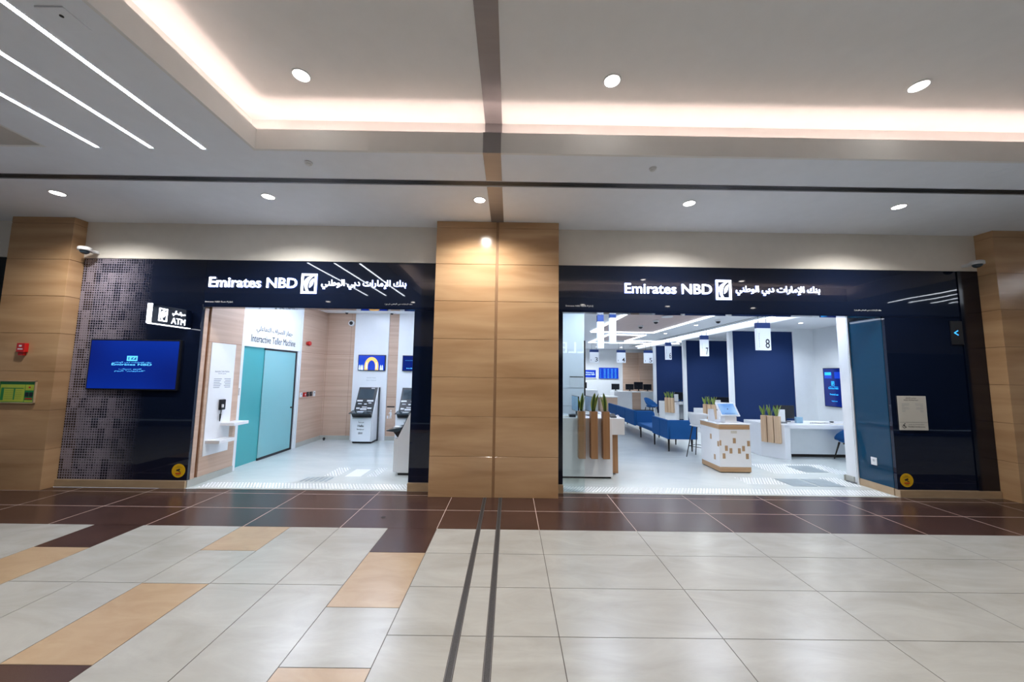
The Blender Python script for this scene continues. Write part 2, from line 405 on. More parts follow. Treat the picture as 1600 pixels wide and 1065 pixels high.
def lamp(kind, loc, energy, color=(1, 1, 1), size=.05, spot=None, blend=.6, rot=(0, 0, 0), name='lamp_light'):
    l = bpy.data.lights.new(name, kind); l.energy = energy; l.color = color
    if kind == 'SPOT': l.spot_size = spot; l.spot_blend = blend; l.shadow_soft_size = size
    else: l.shadow_soft_size = size
    o = bpy.data.objects.new(name, l); COL.objects.link(o); o.location = loc; o.rotation_euler = rot; return o
XP, ZP, YP = (1, 0, 0), (0, 0, 1), (0, 1, 0)

def emblem(mb, cx, cz, w_, h, org, u, v, depth, m=0):
    """square frame with the curved leaf strokes inside it"""
    t = w_*.13; x0, x1, z0, z1 = cx-w_/2, cx+w_/2, cz-h/2, cz+h/2
    mb.rect(x0, x0+t, z0, z1, org, u, v, depth, m); mb.rect(x1-t, x1, z0, z1, org, u, v, depth, m)
    mb.rect(x0+t, x1-t, z0, z0+t, org, u, v, depth, m); mb.rect(x0+t, x1-t, z1-t, z1, org, u, v, depth, m)
    def bez(p0, p1, p2, k=10): return [((1-t_)**2*p0[0]+2*t_*(1-t_)*p1[0]+t_*t_*p2[0], (1-t_)**2*p0[1]+2*t_*(1-t_)*p1[1]+t_*t_*p2[1]) for t_ in [i/k for i in range(k+1)]]
    def put(L): mb.flat([(x0+a*w_, z0+b*h) for a, b in L], org, u, v, depth, m)
    put(bez((.78, .91), (.10, .80), (.22, .42))+bez((.22, .42), (.25, .2), (.42, .08))[1:]+bez((.52, .08), (.34, .30), (.44, .52))+bez((.44, .52), (.52, .78), (.80, .90))[1:])
    put(bez((.78, .76), (.50, .62), (.54, .30))+bez((.54, .30), (.82, .45), (.78, .76))[1:-1])

# ================================================================== THE MALL SHELL
CZ, S = 4.4, 6.0
# ---- floor: every tile cut as its own face on a grout bed
mb = MB(); mb.box(-28, 28, -1.7, 5.97, -.05, -.003, 3)
G = .003
def tile(x0, x1, y0, y1, m): mb.box(x0+G, x1-G, y0+G, y1-G, -.01, 0, m)
YB = 4.595
XR = [.386+1.2*k for k in range(-1, 24)]
XR[0] = -.87
ys_brown = [(5.965, 5.785), (5.785, 5.19), (5.19, YB)]
JX = (-.385, -.335, -.145, -.095)
def split(x0, x1):
    if x0 < -.5 and x1 > 0: return [(x0, JX[0]), (JX[1], JX[2]), (JX[3], x1)]
    return [(x0, x1)]
for y1, y0 in ys_brown:
    for i in range(len(XR)-1):
        for a, b in split(XR[i], XR[i+1]): tile(a, b, y0, y1, 1)
    x = -.87
    while x > -28: tile(x-1.185, x, y0, y1, 1); x -= 1.185
r = 0
y = YB
while y > -.25:
    for i in range(len(XR)-1):
        for a, b in split(XR[i], XR[i+1]): tile(a, b, y-.6, y, 0)
    y -= .6
left = {0: [(.595, 1), (.9, 2), (.6, 0), (.9, 2), (.6, 1), (.6, 0), (.595, 0)],
        3: [(.595, 2), (.6, 0), (.9, 2), (.6, 1), (.895, 0), (.6, 0), (.6, 2)],
        6: [(.565, 1), (.9, 2), (.9, 2), (.6, 0), (.6, 1), (1.225, 0)],
        8: [(1.19, 0), (.6, 2), (1.2, 0), (1.2, 2), (.6, 0)],
        10: [(.595, 1), (.9, 2), (.9, 0), (1.2, 0), (1.195, 2)]}
for c in range(45):
    x1 = -.87-.597*c; x0 = x1-.597; y = YB
    for L, m in left.get(c, [(1.19, 0), (1.2, 0), (1.2, 0), (1.2, 0)]):
        y0 = max(y-L, -.21)
        if y-y0 > .05: tile(x0, x1, y0, y, m)
        y = y0
for k in range(46): tile(-27.5+1.2*k, -26.3+1.2*k, -1.0, -.21, 1); tile(-27.5+1.2*k, -26.3+1.2*k, -1.69, -1.0, 1)
struct('floor', mb, ['tile_cream', 'tile_brown', 'tile_beige', 'grout_dark'], 'cream, beige and brown stone tiled floor of the shopping mall', 'floor')
# pale grout lines of the brown band
mb = MB()
mb.box(-15, 15, 5.187, 5.193, -.0028, .0006); mb.box(-15, 15, 5.782, 5.788, -.0028, .0006)
for i in range(1, len(XR)): mb.box(XR[i]-.003, XR[i]+.003, YB, 5.95, -.0028, .0004)
x = -.87
while x > -14: mb.box(x-.003, x+.003, YB, 5.95, -.0028, .0004); x -= 1.185
struct('trim_1', mb, 'grout_light', 'thin pale grout lines between the dark brown floor tiles', 'grout')
for i, (a, b, lb) in enumerate(((JX[0], JX[1], 'left one of the two dark expansion joint strips running from the pillar'), (JX[2], JX[3], 'right one of the two dark expansion joint strips running from the pillar'))):
    mb = MB(); mb.box(a+.002, b-.002, -1.6, 5.72, -.02, .0015, 0); mb.box(a+.001, a+.006, -1.6, 5.72, -.02, .004, 1); mb.box(b-.006, b-.001, -1.6, 5.72, -.02, .004, 1)
    solo('expansion_joint', mb, ['charcoal', 'grey_metal'], lb, 'floor joint', group='floor expansion joints')
mb = MB(); mb.tube((-1.64, 4.92, 0), (-1.64, 4.92, .004), .028, m=0, seg=20)
solo('drain_cover', mb, 'dark_metal', 'small dark round cover in the brown floor band left of the pillar', 'drain cover')

# ---- ceiling: soffit with the two raised coffers cut out of it
RX0, RX1, RY0, RY1 = -2.93, 11.0, .47, 3.86
LX1 = -5.34
LIP, UC = 4.64, 4.93
mb = MB()
T0, T1 = 4.45, 4.60
ST = .06
def slab(x0, x1, y0, y1): mb.box(x0, x1, y0, y1, CZ, CZ+ST, 0)
slab(-28, 28, T1, 6.3); slab(-28, 28, RY1, T0); slab(LX1, RX0, RY0, RY1); slab(-28, 28, -1.9, RY0); slab(RX1, 28, RY0, RY1)
mb.box(-28, 28, T0, T1, CZ+.05, CZ+.08, 0)
struct('ceiling', mb, 'ceiling', 'flat pale grey plaster soffit running along the shopfronts', 'ceiling')
def coffer(nm, x0, x1, label, left_open=False):
    mb = MB(); t = .03; L = .24
    # lip faces, ledges, cove back walls, lid
    mb.box(x0, x1, RY1-.003, RY1+t, CZ-.0005, LIP); mb.box(x0-L, x1+L, RY1+t, RY1+L, CZ+ST, CZ+ST+.02); mb.box(x0-L, x1+L, RY1+L, RY1+L+.02, CZ+ST, UC)
    mb.box(x0, x1, RY0-t, RY0+.003, CZ-.0005, LIP); mb.box(x0-L, x1+L, RY0-L, RY0-t, CZ+ST, CZ+ST+.02); mb.box(x0-L, x1+L, RY0-L-.02, RY0-L, CZ+ST, UC)
    mb.box(x1-.003, x1+t, RY0-t, RY1+t, CZ-.0005, LIP); mb.box(x1+t, x1+L, RY0-L, RY1+L, CZ+ST, CZ+ST+.02); mb.box(x1+L, x1+L+.02, RY0-L, RY1+L, CZ+ST, UC)
    if not left_open:
        mb.box(x0-t, x0+.003, RY0-t, RY1+t, CZ-.0005, LIP); mb.box(x0-L, x0-t, RY0-L, RY1+L, CZ+ST, CZ+ST+.02); mb.box(x0-L-.02, x0-L, RY0-L, RY1+L, CZ+ST, UC)
    mb.box(x0-L, x1+L, RY0-L, RY1+L, UC, UC+.05)
    struct(nm, mb, 'upper_ceiling', label, 'ceiling')
coffer('ceiling.001', RX0, RX1, 'large raised ceiling coffer with a glowing cove edge')
coffer('ceiling.002', -28, LX1, 'raised ceiling coffer at far left with warm cove edge', True)
def cove(x0, x1, y0, y1, lb):
    mb = MB(); mb.box(x0, x1, y0, y1, CZ+ST+.021, CZ+ST+.036)
    solo('cove_light', mb, 'led_cove', lb, 'cove light', group='hidden cove lights')
cove(RX0-.1, RX1+.1, 3.955, 3.985, 'warm cove light strip behind the long front edge of the main coffer')
cove(RX0-.1, RX1+.1, .345, .375, 'warm cove light strip behind the rear edge of the main coffer')
cove(RX0-.125, RX0-.095, .4, 3.93, 'warm cove light strip behind the left end of the main coffer')
cove(-27, LX1+.1, 3.955, 3.985, 'warm cove light strip behind the front edge of the far left coffer')
# expansion plate over soffit, lip and upper ceiling
mb = MB(); a, b = -.345, -.14
mb.box(a, b, T1+.001, 5.73, CZ-.004, CZ-.0003); mb.box(a, b, RY1-.006, T0-.001, CZ-.004, CZ-.0006); mb.box(a, b, RY1-.007, RY1-.0032, CZ-.004, LIP+.003)
mb.box(a, b, RY1+.235-.004, RY1+.235, CZ+ST+.05, UC-.003); mb.box(a, b, RY0-.23, RY1+.236, UC-.006, UC-.002); mb.box(a, b, -1.7, RY0, CZ-.004, CZ-.0003)
struct('trim_2', mb, 'expansion', 'grey metal expansion plate strip crossing the ceiling to the pillar', 'ceiling strip')
# linear bar grille
mb = MB(); mb.box(-28, 28, T0, T1, CZ+.03, CZ+.04, 0)
for k in range(5):
    yy = T0+.006+k*(T1-T0-.012)/4; mb.box(-28, 28, yy-.005, yy+.005, CZ-.003, CZ+.03, 1 if k not in (0, 4) else 2)
solo('linear_air_grille', mb, ['black', 'grey_metal', 'ceiling'], 'long slotted air grille with dark gaps crossing the whole soffit', 'air grille')
# led lines in the soffit
def led(x, y0, y1, lb):
    t = thing('linear_ceiling_light', lb, 'ceiling light', (x, (y0+y1)/2, CZ), 'diagonal looking light lines in the soffit')
    m1 = MB(); m1.box(x-.022, x+.022, y0, y1, CZ-.004, CZ-.0005); part('diffuser', m1, 'led_white', t)
    m2 = MB(); m2.box(x-.028, x-.0225, y0-.006, y1+.006, CZ-.006, CZ-.0005); m2.box(x+.0225, x+.028, y0-.006, y1+.006, CZ-.006, CZ-.0005); part('frame', m2, 'white_plastic', t)
for x, lb in ((-3.51, 'rightmost of the three bright ceiling light lines at upper left'), (-4.10, 'middle of the three bright ceiling light lines at upper left'), (-4.715, 'leftmost of the three bright ceiling light lines at upper left')):
    led(x, .42, 3.87, lb)
for i, x in enumerate((12.36, 13.03, 13.72, 14.35)):
    led(x, .5, 3.87, ('first', 'second', 'third', 'fourth')[i]+' ceiling light line from the main coffer, far right, seen mirrored in dark glass')
# downlights
def downlight(x, y, z, lb, grp, watt, r=.085, warm=(1, .96, .91), spot=math.radians(150)):
    t = thing('downlight', lb, 'ceiling light', (x, y, z), grp)
    m1 = MB(); m1.ring((x, y, z-.008), r-.008, r+.006, .0075); part('trim_ring', m1, 'white_plastic', t)
    m2 = MB(); m2.tube((x, y, z-.001), (x, y, z-.005), r-.010, seg=28); part('lens', m2, 'lamp_disc', t)
    lamp('SPOT', (x, y, z-.03), watt, warm, .06, spot, .7, name='downlight_light')
nm = ('above the left pillar', 'above the cash machine lobby sign', 'just left of the ceiling strip above the centre pillar', 'above the right shop sign', 'above the right shopfront end')
for i, x in enumerate((-6.54, -3.52, -.475, 2.56, 5.61)):
    downlight(x, 4.97, CZ, 'round downlight in the front soffit '+nm[i], 'front soffit downlights', W_SOFFIT)
nm = ('above the left shopfront', 'right of the metal ceiling strip', 'at upper right, most stretched')
for i, x in enumerate((-2.19, 1.01, 4.19)):
    downlight(x, 3.43, UC, 'round downlight in the raised coffer '+nm[i], 'coffer downlights', W_RECESS, spot=math.radians(74))
for i, x in enumerate((-6.54, -3.52, -.475, 2.56, 5.61, 8.7)):
    downlight(x, -.67, CZ, 'round downlight in the rear soffit behind the viewer, number %d from the left' % (i+1), 'rear soffit downlights', W_SOFFIT*.6)
for x, lb in ((-2.46, 'small round smoke detector on the soffit at left of the strip'), (1.69, 'small round smoke detector on the soffit right of the strip')):
    mb = MB(); mb.tube((x, 4.11, CZ-.001), (x, 4.11, CZ-.02), .045, .04, seg=24); mb.dome((x, 4.11, CZ-.02), .032, 0, .7)
    solo('smoke_detector', mb, 'white_plastic', lb, 'smoke detector', group='soffit smoke detectors')
mb = MB(); mb.ring((5.86, 4.1, CZ-.004), .085, .098, .0035); mb.tube((5.86, 4.1, CZ-.0002), (5.86, 4.1, CZ-.002), .085, seg=32)
solo('ceiling_speaker', mb, 'ceiling', 'flush round speaker cover in the soffit at far right', 'speaker')
mb = MB(); mb.box(-3.34, -3.14, 2.28, 2.46, CZ-.012, CZ-.0005, 0, .003); mb.tube((-3.22, 2.34, CZ-.012), (-3.22, 2.34, CZ-.016), .012, m=1, seg=16)
solo('ceiling_sensor', mb, ['ceiling', 'black'], 'square grey sensor plate with a small dark eye beside the light lines', 'sensor')

# ---- wall over the shopfronts
mb = MB(); mb.box(-28, 28, 5.99, 6.16, 3.772, CZ)
struct('wall_front', mb, 'wall_beige', 'plain beige wall band above the dark shopfronts', 'wall')

# ---- stone pillars
def pillar(x0, x1, yf, cut, lb, joint_x=None):
    mb = MB(); bot, top, P = 0, CZ, .613
    zs = [0]+[P*k for k in range(1, 8)]+[top]
    xs = [(x0, x1)] if joint_x is None else [(x0, joint_x-.022), (joint_x+.022, x1)]
    for i in range(len(zs)-1):
        for a, b in xs: mb.box(a, b, yf, 6.0 if not cut else 6.06, zs[i]+(.003 if i else .0), zs[i+1]-(.003 if i < len(zs)-2 else .001), 0, .002, 1)
    mb.box(x0+.01, x1-.01, yf+.006, 5.99, 0, top-.002, 1)
    if joint_x is not None: mb.box(joint_x-.022, joint_x+.022, yf+.02, yf+.03, 0, top-.002, 2)
    solo('stone_pillar', mb, ['pillar_stone', 'pillar_joint', 'groove_wood'], lb, 'pillar')
pillar(-1.238, .772, 5.72, False, 'wide tan stone pillar standing between the two shopfronts', -.236)
pillar(-8.32, -7.29, 5.80, True, 'tan stone pillar at far left carrying the green evacuation plan')
pillar(8.02, 9.6, 5.75, True, 'tan stone pillar at the far right edge')

# ---- opposite side of the walkway (seen only mirrored)
mb = MB(); mb.box(-28, 28, -1.95, -1.72, 2.9, CZ)
struct('wall_back', mb, 'wall_taupe', 'beige wall band over the shops on the viewer side', 'wall')
mb = MB(); mb.box(-28, 28, -1.95, -1.75, 0, 2.9)
solo('dark_shop_window', mb, 'shop_dark', 'long dark glazed shop window behind the viewer', 'shop window')
mb = MB(); mb.text('ALLE', 2.65, 2.95, 1.5, .42, (0, -1.715, 0), (-1, 0, 0), ZP, .03, 0)
for v in mb.bm.verts: v.co.x += 5.3
solo('opposite_shop_sign', mb, 'sign_white', 'white lit letters over the shop opposite, mirrored in the storefront glass', 'sign')
# walls closing the view beside the two end pillars
mb = MB(); mb.box(-28, -8.33, 6.02, 6.2, 0, 3.77)
solo('dark_shop_window', mb, 'shop_dark', 'dark neighbouring shop glass left of the left pillar', 'shop window')
mb = MB(); mb.box(9.62, 28, 6.02, 6.2, 0, 3.77)
solo('dark_shop_window', mb, 'shop_dark', 'dark neighbouring shop glass beyond the right pillar', 'shop window')

# ================================================================== DARK GLASS SHOPFRONT
FZ0, FZ1 = 2.96, 3.77
OL0, OL1 = -5.2, -1.63      # left opening
OR0, OR1 = .885, 6.35       # right opening
def panel(name, x0, x1, z0, z1, m, lb, yb=6.10, yf=S): 
    mb = MB(); mb.box(x0, x1, yf, yb, z0, z1, 0, .002, 1)
    return solo(name, mb, m, lb, 'cladding')
panel('shopfront_fascia', OL0, -1.25, FZ0, FZ1, 'dark_glass', 'dark glossy fascia over the left doorway', yb=6.16)
panel('shopfront_fascia', .80, 7.66, FZ0, FZ1, 'dark_glass', 'dark glossy fascia over the right doorway', yb=6.16)
panel('cladding_panel', -7.285, OL0-.003, .115, FZ1, 'halftone', 'dark glass panel printed with fading square dots behind the blue television', yb=6.05)
panel('cladding_panel', OL1, -1.262, .13, FZ0-.004, 'dark_glass', 'narrow dark glass panel between left doorway and centre pillar', yb=6.69)
panel('cladding_panel', .80, OR0-.003, .13, FZ0-.004, 'dark_glass_plain', 'very thin dark glass strip right of the centre pillar')
panel('cladding_panel', OR1+.003, 7.655, .115, FZ0-.004, 'dark_glass', 'wide dark glass panel carrying the white notice', yb=6.05)
panel('cladding_panel', 7.663, 8.015, .115, FZ1, 'dark_glass_plain', 'matt navy end panel beside the right pillar', yb=6.2, yf=5.985)
mb = MB(); mb.box(-7.28, OL0, 5.966, 6.06, 0, .112); mb.box(OL1, -1.24, 5.966, 6.7, 0, .126); mb.box(.775, OR0, 5.966, 6.06, 0, .126); mb.box(OR1, 8.01, 5.966, 6.05, 0, .112)
struct('baseboard_front', mb, 'beige_stone', 'beige stone skirting under the dark glass panels', 'skirting')
mb = MB(); mb.box(-28, -5.62, 6.2, 6.25, 0, CZ); mb.box(8.0, 28, 6.21, 6.25, 0, CZ)
struct('wall_front_backing', mb, 'wall_taupe', 'solid wall behind the dark panels and pillars', 'wall')
# reveal block at the right opening
mb = MB(); mb.box(OR1, OR1+.03, 6.055, 6.64, .12, FZ0)
solo('cladding_panel', mb, 'reveal_glass', 'blue tinted mirror glass lining the right doorway reveal', 'cladding')
mb = MB(); mb.box(OR1-.004, OR1+.03, 6.06, 6.64, 0, .118); struct('baseboard_right', mb, 'beige_stone', 'beige skirting below the mirror glass reveal', 'skirting')
mb = MB(); mb.box(6.44, 9.9, 6.72, 6.85, 0, 3.5); mb.box(6.36, 6.44, 6.66, 6.9, 0, 3.5)
struct('wall_right_return', mb, 'white', 'white inner wall end behind the right dark panel', 'wall')
t = thing('sliding_glass_door', 'open frameless glass door edge stacked against the right reveal', 'door', (6.335, 6.66, 0))
mb = MB(); mb.box(6.325, 6.345, 6.642, 6.658, 0.01, FZ0+.1); part('door_edge', mb, 'white_plastic', t)
mb = MB(); mb.box(6.330, 6.340, 6.658, 6.67, .01, FZ0+.1); part('glass_leaf', mb, 'clear_glass', t)
mb = MB(); mb.box(6.29, 6.35, 6.70, 6.86, 0, .015); part('floor_guide', mb, 'grey_metal', t)
mb = MB(); mb.rect(6.3, 6.36, 0, .11, (0, 6.9, 0), XP, ZP); mb.box(6.335, 6.36, 6.74, 6.9, 0, .11)
struct('baseboard_return', mb, 'lobby_skirt', 'small grey skirting at the white wall end', 'skirting')
mb = MB(); mb.box(OR1-.012, OR1-.001, 6.30, 6.40, .42, .55, 0, .003); mb.box(OR1-.016, OR1-.012, 6.335, 6.365, .48, .52, 1)
solo('wall_socket', mb, ['white_plastic', 'steel'], 'white socket plate low on the mirror glass reveal', 'socket')
# fixed glass pane at left of right opening
t = thing('glass_sidelight', 'clear glass pane beside the centre pillar mirroring white shop letters', 'window', (1.06, 6.03, 0))
mb = MB(); mb.box(OR0, 1.243, 6.02, 6.032, .01, FZ0); part('pane', mb, 'clear_glass', t)
mb = MB(); mb.box(1.243, 1.263, 6.014, 6.038, 1.56, 2.48); part('black_edge_trim', mb, 'black', t)

# ---- illuminated signs
def shop_sign(x0, lb):
    t = thing('illuminated_shop_sign', lb, 'sign', (x0+1.69, 5.97, 3.3), 'halo lit bank signs')
    org = (x0, 5.992, 0)
    mb = MB(); mb.text('Emirates NBD', .744, 3.385, 1.488, .172, org, XP, ZP, .012, 0, .010); part('english_lettering', mb, 'sign_white', t)
    mb = MB(); emblem(mb, 1.69, 3.381, .262, .342, org, XP, ZP, .012, 0); part('leaf_emblem', mb, 'sign_white', t)
    mb = MB(); mb.text(BANK_AR, 2.62, 3.375, 1.44, .168, org, XP, ZP, .012, 0, .010); part('arabic_lettering', mb, 'sign_white', t)
    # light spill on the glass is painted as dim blue glowing outlines behind the letters
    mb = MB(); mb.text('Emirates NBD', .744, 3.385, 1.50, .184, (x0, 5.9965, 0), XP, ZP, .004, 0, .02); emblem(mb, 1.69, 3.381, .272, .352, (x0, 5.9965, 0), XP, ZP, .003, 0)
    mb.text(BANK_AR, 2.62, 3.375, 1.452, .18, (x0, 5.9965, 0), XP, ZP, .004, 0, .02); part('painted_halo', mb, 'painted_glow', t)
shop_sign(-5.125, 'white lit bank name with leaf emblem over the left doorway')
shop_sign(1.935, 'white lit bank name with leaf emblem over the right doorway')
for x0, x1, z, s_, lb in ((-5.17, -4.70, 3.045, 'Emirates NBD Bank P.J.S.C', 'tiny english bank name at lower left of the left fascia'),
                          (-2.14, -1.67, 3.05, arabic('بنك الإمارات دبي الوطني ش.م.ع'), 'tiny arabic bank name at lower right of the left fascia'),
                          (.93, 1.40, 3.065, 'Emirates NBD Bank P.J.S.C', 'tiny english bank name at lower left of the right fascia'),
                          (5.85, 6.31, 3.065, arabic('بنك الإمارات دبي الوطني ش.م.ع'), 'tiny arabic bank name at lower right of the right fascia')):
    mb = MB(); mb.text(s_, (x0+x1)/2, z, x1-x0, .034, (0, 5.999, 0), XP, ZP, .002, 0, .004)
    solo('small_lettering', mb, 'white_plastic', lb, 'lettering')

# ---- blade sign
BX = -5.37
t = thing('blade_sign', 'lit ATM blade sign sticking out left of the left doorway', 'sign', (BX, 5.98, 2.55))
mb = MB(); mb.box(BX-.03, BX+.03, 5.30, 5.96, 2.585, 2.875, 0, .002, 1); mb.box(BX-.02, BX+.02, 5.96, 5.998, 2.62, 2.84, 0); part('cabinet', mb, 'dark_glass_plain', t)
mb = MB(); mb.box(BX-.031, BX+.031, 5.285, 5.30, 2.583, 2.877); part('lit_front_edge', mb, 'sign_white', t, 'glowing white front edge')
mb = MB(); mb.box(BX-.03, BX+.031, 5.30, 5.96, 2.575, 2.585); part('lit_bottom_edge', mb, 'sign_white', t)
org = (BX+.0305, 0, 0)
mb = MB(); emblem(mb, 5.47, 2.73, .135, .20, org, YP, ZP, .006); part('leaf_emblem', mb, 'sign_white', t)
mb = MB(); mb.text('ATM', 5.73, 2.665, .24, .095, org, YP, ZP, .006, 0, 0); part('english_lettering', mb, 'sign_white', t)
mb = MB(); mb.text(arabic('صراف آلي'), 5.73, 2.785, .22, .085, org, YP, ZP, .006, 0, .01); part('arabic_lettering', mb, 'sign_white', t)

# ---- big television on the printed panel
t = thing('wall_television', 'large wall television showing a blue bank screen on the dotted panel', 'television', (-6.22, 5.96, 1.55))
X0, X1, Z0, Z1 = -6.965, -5.475, 1.552, 2.385
mb = MB(); mb.box(X0, X1, 5.960, 5.998, Z0, Z1, 0, .004); part('casing', mb, 'monitor_black', t)
mb = MB(); mb.box(X0+.022, X1-.022, 5.956, 5.961, Z0+.022, Z1-.022); part('screen', mb, 'tv_blue', t)
org = (0, 5.956, 0); cx = -6.245
mb = MB(); emblem(mb, cx, 2.07, .175, .085, org, XP, ZP, .001); mb.text(BANK_AR, cx, 2.002, .64, .028, org, XP, ZP, .001, 0, .01)
mb.text('Emirates NBD', cx, 1.970, .66, .034, org, XP, ZP, .001, 0, .02)
mb.text(arabic('افتح حساب'), cx-.02, 1.892, .37, .026, org, XP, ZP, .001, 0, .01); mb.text(arabic('"المليونير" اليوم'), cx-.02, 1.860, .50, .028, org, XP, ZP, .001, 0, .01)
part('screen_lettering', mb, 'tv_cyan', t)

# ---- stickers, notice, arrow sign
def camera_sticker(cx, cz, lb):
    t = thing('cctv_sticker', lb, 'sticker', (cx, 5.998, cz))
    mb = MB(); mb.tube((cx, 5.9995, cz), (cx, 5.9965, cz), .108, seg=40, smooth=False); part('disc', mb, 'yellow', t)
    org = (cx, 5.9965, cz)
    mb = MB(); mb.flat([(-.04, .012), (.018, .034), (.03, .012), (-.022, -.012)], org, XP, ZP, .001); mb.flat([(.0, -.0), (.012, .006), (.02, -.012), (.045, -.02), (.04, -.028), (.01, -.024)], org, XP, ZP, .001)
    mb.text('CCTV', 0, .066, .05, .014, org, XP, ZP, .001); mb.rect(-.055, .055, .049, .052, org, XP, ZP, .001); part('camera_pictogram', mb, 'ink', t)
    mb = MB(); mb.rect(-.045, .045, -.055, -.035, org, XP, ZP, .001); part('red_caption_bar', mb, 'red', t)
    mb = MB(); mb.rect(-.03, .03, -.068, -.064, org, XP, ZP, .001); mb.rect(-.03, .03, -.078, -.074, org, XP, ZP, .001); part('small_print', mb, 'ink', t)
camera_sticker(-5.345, .268, 'yellow round camera warning sticker low on the left dotted panel')
camera_sticker(6.505, .264, 'yellow round camera warning sticker low on the right dark panel')
t = thing('notice_board', 'white rectangular service notice with a wheelchair symbol on dark glass', 'notice', (6.69, 5.99, 1.07))
mb = MB(); mb.box(6.452, 6.926, 5.985, 5.998, 1.07, 1.63, 0, .003); part('plate', mb, 'paper', t)
org = (6.452, 5.985, 1.07)
mb = MB(); mb.text(arabic('مواعيد العمل'), .22, .525, .18, .022, org, XP, ZP, .001, 0, .01); mb.text('Branch Working Hours', .22, .490, .24, .02, org, XP, ZP, .001, 0, .012)
mb.rect(0.005, .469, .128, .131, org, XP, ZP, .001)
mb.text(arabic('خدماتنا متاحة لأصحاب الهمم'), .28, .092, .26, .018, org, XP, ZP, .001, 0, .008); mb.text('Disability Friendly Service', .28, .055, .28, .018, org, XP, ZP, .001, 0, .012)
part('heading_print', mb, 'ink', t)
mb = MB()
for z, a, b in ((.43, .06, .19), (.408, .06, .18), (.39, .06, .10), (.365, .06, .17), (.345, .06, .18), (.32, .06, .12), (.302, .06, .11)): mb.rect(a, b, z, z+.004, org, XP, ZP, .001); mb.rect(.474-b, .474-a, z, z+.004, org, XP, ZP, .001)
part('small_print', mb, 'grey_ink', t)
mb = MB(); c = (.072, .058)
mb.flat([(c[0]+.028*math.cos(a), c[1]+.028*math.sin(a)) for a in [math.radians(150+12*i) for i in range(18)]]+[(c[0]+.020*math.cos(a), c[1]+.020*math.sin(a)) for a in [math.radians(150+12*i) for i in range(17, -1, -1)]], org, XP, ZP, .001)
mb.flat([(.062, .092), (.078, .096), (.088, .066), (.105, .060), (.110, .040), (.104, .038), (.098, .053), (.074, .058), (.066, .075), (.052, .072), (.05, .078)], org, XP, ZP, .001)
mb.flat([(.086+.009*math.cos(a/8*6.283), .106+.009*math.sin(a/8*6.283)) for a in range(8)], org, XP, ZP, .001); part('wheelchair_symbol', mb, 'ink', t)
t = thing('arrow_sign', 'small black sign with a glowing blue arrow near the right pillar', 'sign', (7.57, 5.99, 2.55))
mb = MB(); mb.box(7.46, 7.66, 5.984, 5.999, 2.50, 2.90, 0, .002, 1); part('plate', mb, 'monitor_black', t)
mb = MB(); mb.flat([(7.50, 2.70), (7.57, 2.745), (7.585, 2.735), (7.53, 2.70), (7.585, 2.665), (7.57, 2.655)], (0, 5.984, 0), XP, ZP, .002); part('arrow', mb, 'arrow_blue', t)

# ---- cctv domes on the wall band
def wall_dome(x, side, lb):
    t = thing('dome_camera', lb, 'security camera', (x, 5.99, 3.85), 'outdoor style dome cameras')
    z = 3.83; y = 5.80
    mb = MB(); mb.tube((x, y, z+.045), (x, y, z), .085, .085, seg=32); mb.dome((x, y, z+.045), .085, 0, .35, down=False); mb.box(x-side*.0-.035, x+.035, y, 5.989, z+.0, z+.05, 0, .01); part('housing', mb, 'white_plastic', t)
    mb = MB(); mb.dome((x, y, z), .062, 0, .9); part('dark_dome', mb, 'screen_dark', t)
wall_dome(-7.06, 1, 'white dome security camera on bracket beside the left pillar')
wall_dome(7.78, -1, 'white dome security camera on bracket beside the right pillar')

# ---- left pillar fittings
t = thing('fire_call_point', 'red fire call point on the left stone pillar', 'alarm', (-7.82, 5.8, 2.12))
mb = MB(); mb.box(-7.885, -7.755, 5.745, 5.799, 2.14, 2.285, 0, .006); mb.prism([(5.76, 2.15), (5.76, 2.09), (5.798, 2.09), (5.798, 2.15)], 'x', -7.865, -7.785, 0); part('housing', mb, 'red', t)
mb = MB(); mb.rect(-7.86, -7.78, 2.18, 2.20, (0, 5.745, 0), XP, ZP, .001); mb.rect(-7.845, -7.80, 2.225, 2.255, (0, 5.745, 0), XP, ZP, .001); part('white_lettering', mb, 'white_plastic', t)
t = thing('evacuation_plan', 'framed green and yellow evacuation plan on the left pillar', 'notice', (-7.82, 5.8, 1.30))
x0, x1, z0, z1 = -8.135, -7.535, 1.325, 1.69
mb = MB()
for a, b, c, d in ((x0, x1, z0, z0+.018), (x0, x1, z1-.018, z1), (x0, x0+.018, z0, z1), (x1-.018, x1, z0, z1)): mb.box(a, b, 5.775, 5.799, c, d, 0, .003)
part('frame', mb, 'beige_stone', t)
mb = MB(); mb.box(x0+.018, x1-.018, 5.789, 5.799, z0+.018, z1-.018, 0); part('green_sheet', mb, 'green_print', t)
org = (x0, 5.789, z0)
mb = MB(); mb.rect(.035, .42, .03, .30, org, XP, ZP, .001); mb.rect(.43, .56, .21, .30, org, XP, ZP, .001); mb.rect(.43, .56, .03, .055, org, XP, ZP, .001); part('plan_ground', mb, 'lime_print', t)
mb = MB(); mb.rect(.05, .095, .05, .25, org, XP, ZP, .002); mb.rect(.25, .272, .06, .24, org, XP, ZP, .002); mb.rect(.10, .40, .235, .248, org, XP, ZP, .002)
for k in range(5): mb.rect(.11, .24, .075+.032*k, .078+.032*k, org, XP, ZP, .002); mb.rect(.285, .38, .075+.032*k, .078+.032*k, org, XP, ZP, .002)
part('plan_rooms', mb, 'green_print', t)
mb = MB(); mb.rect(.435, .49, .11, .18, org, XP, ZP, .002); mb.rect(.50, .555, .11, .18, org, XP, ZP, .002); part('legend_boxes', mb, 'ink', t)
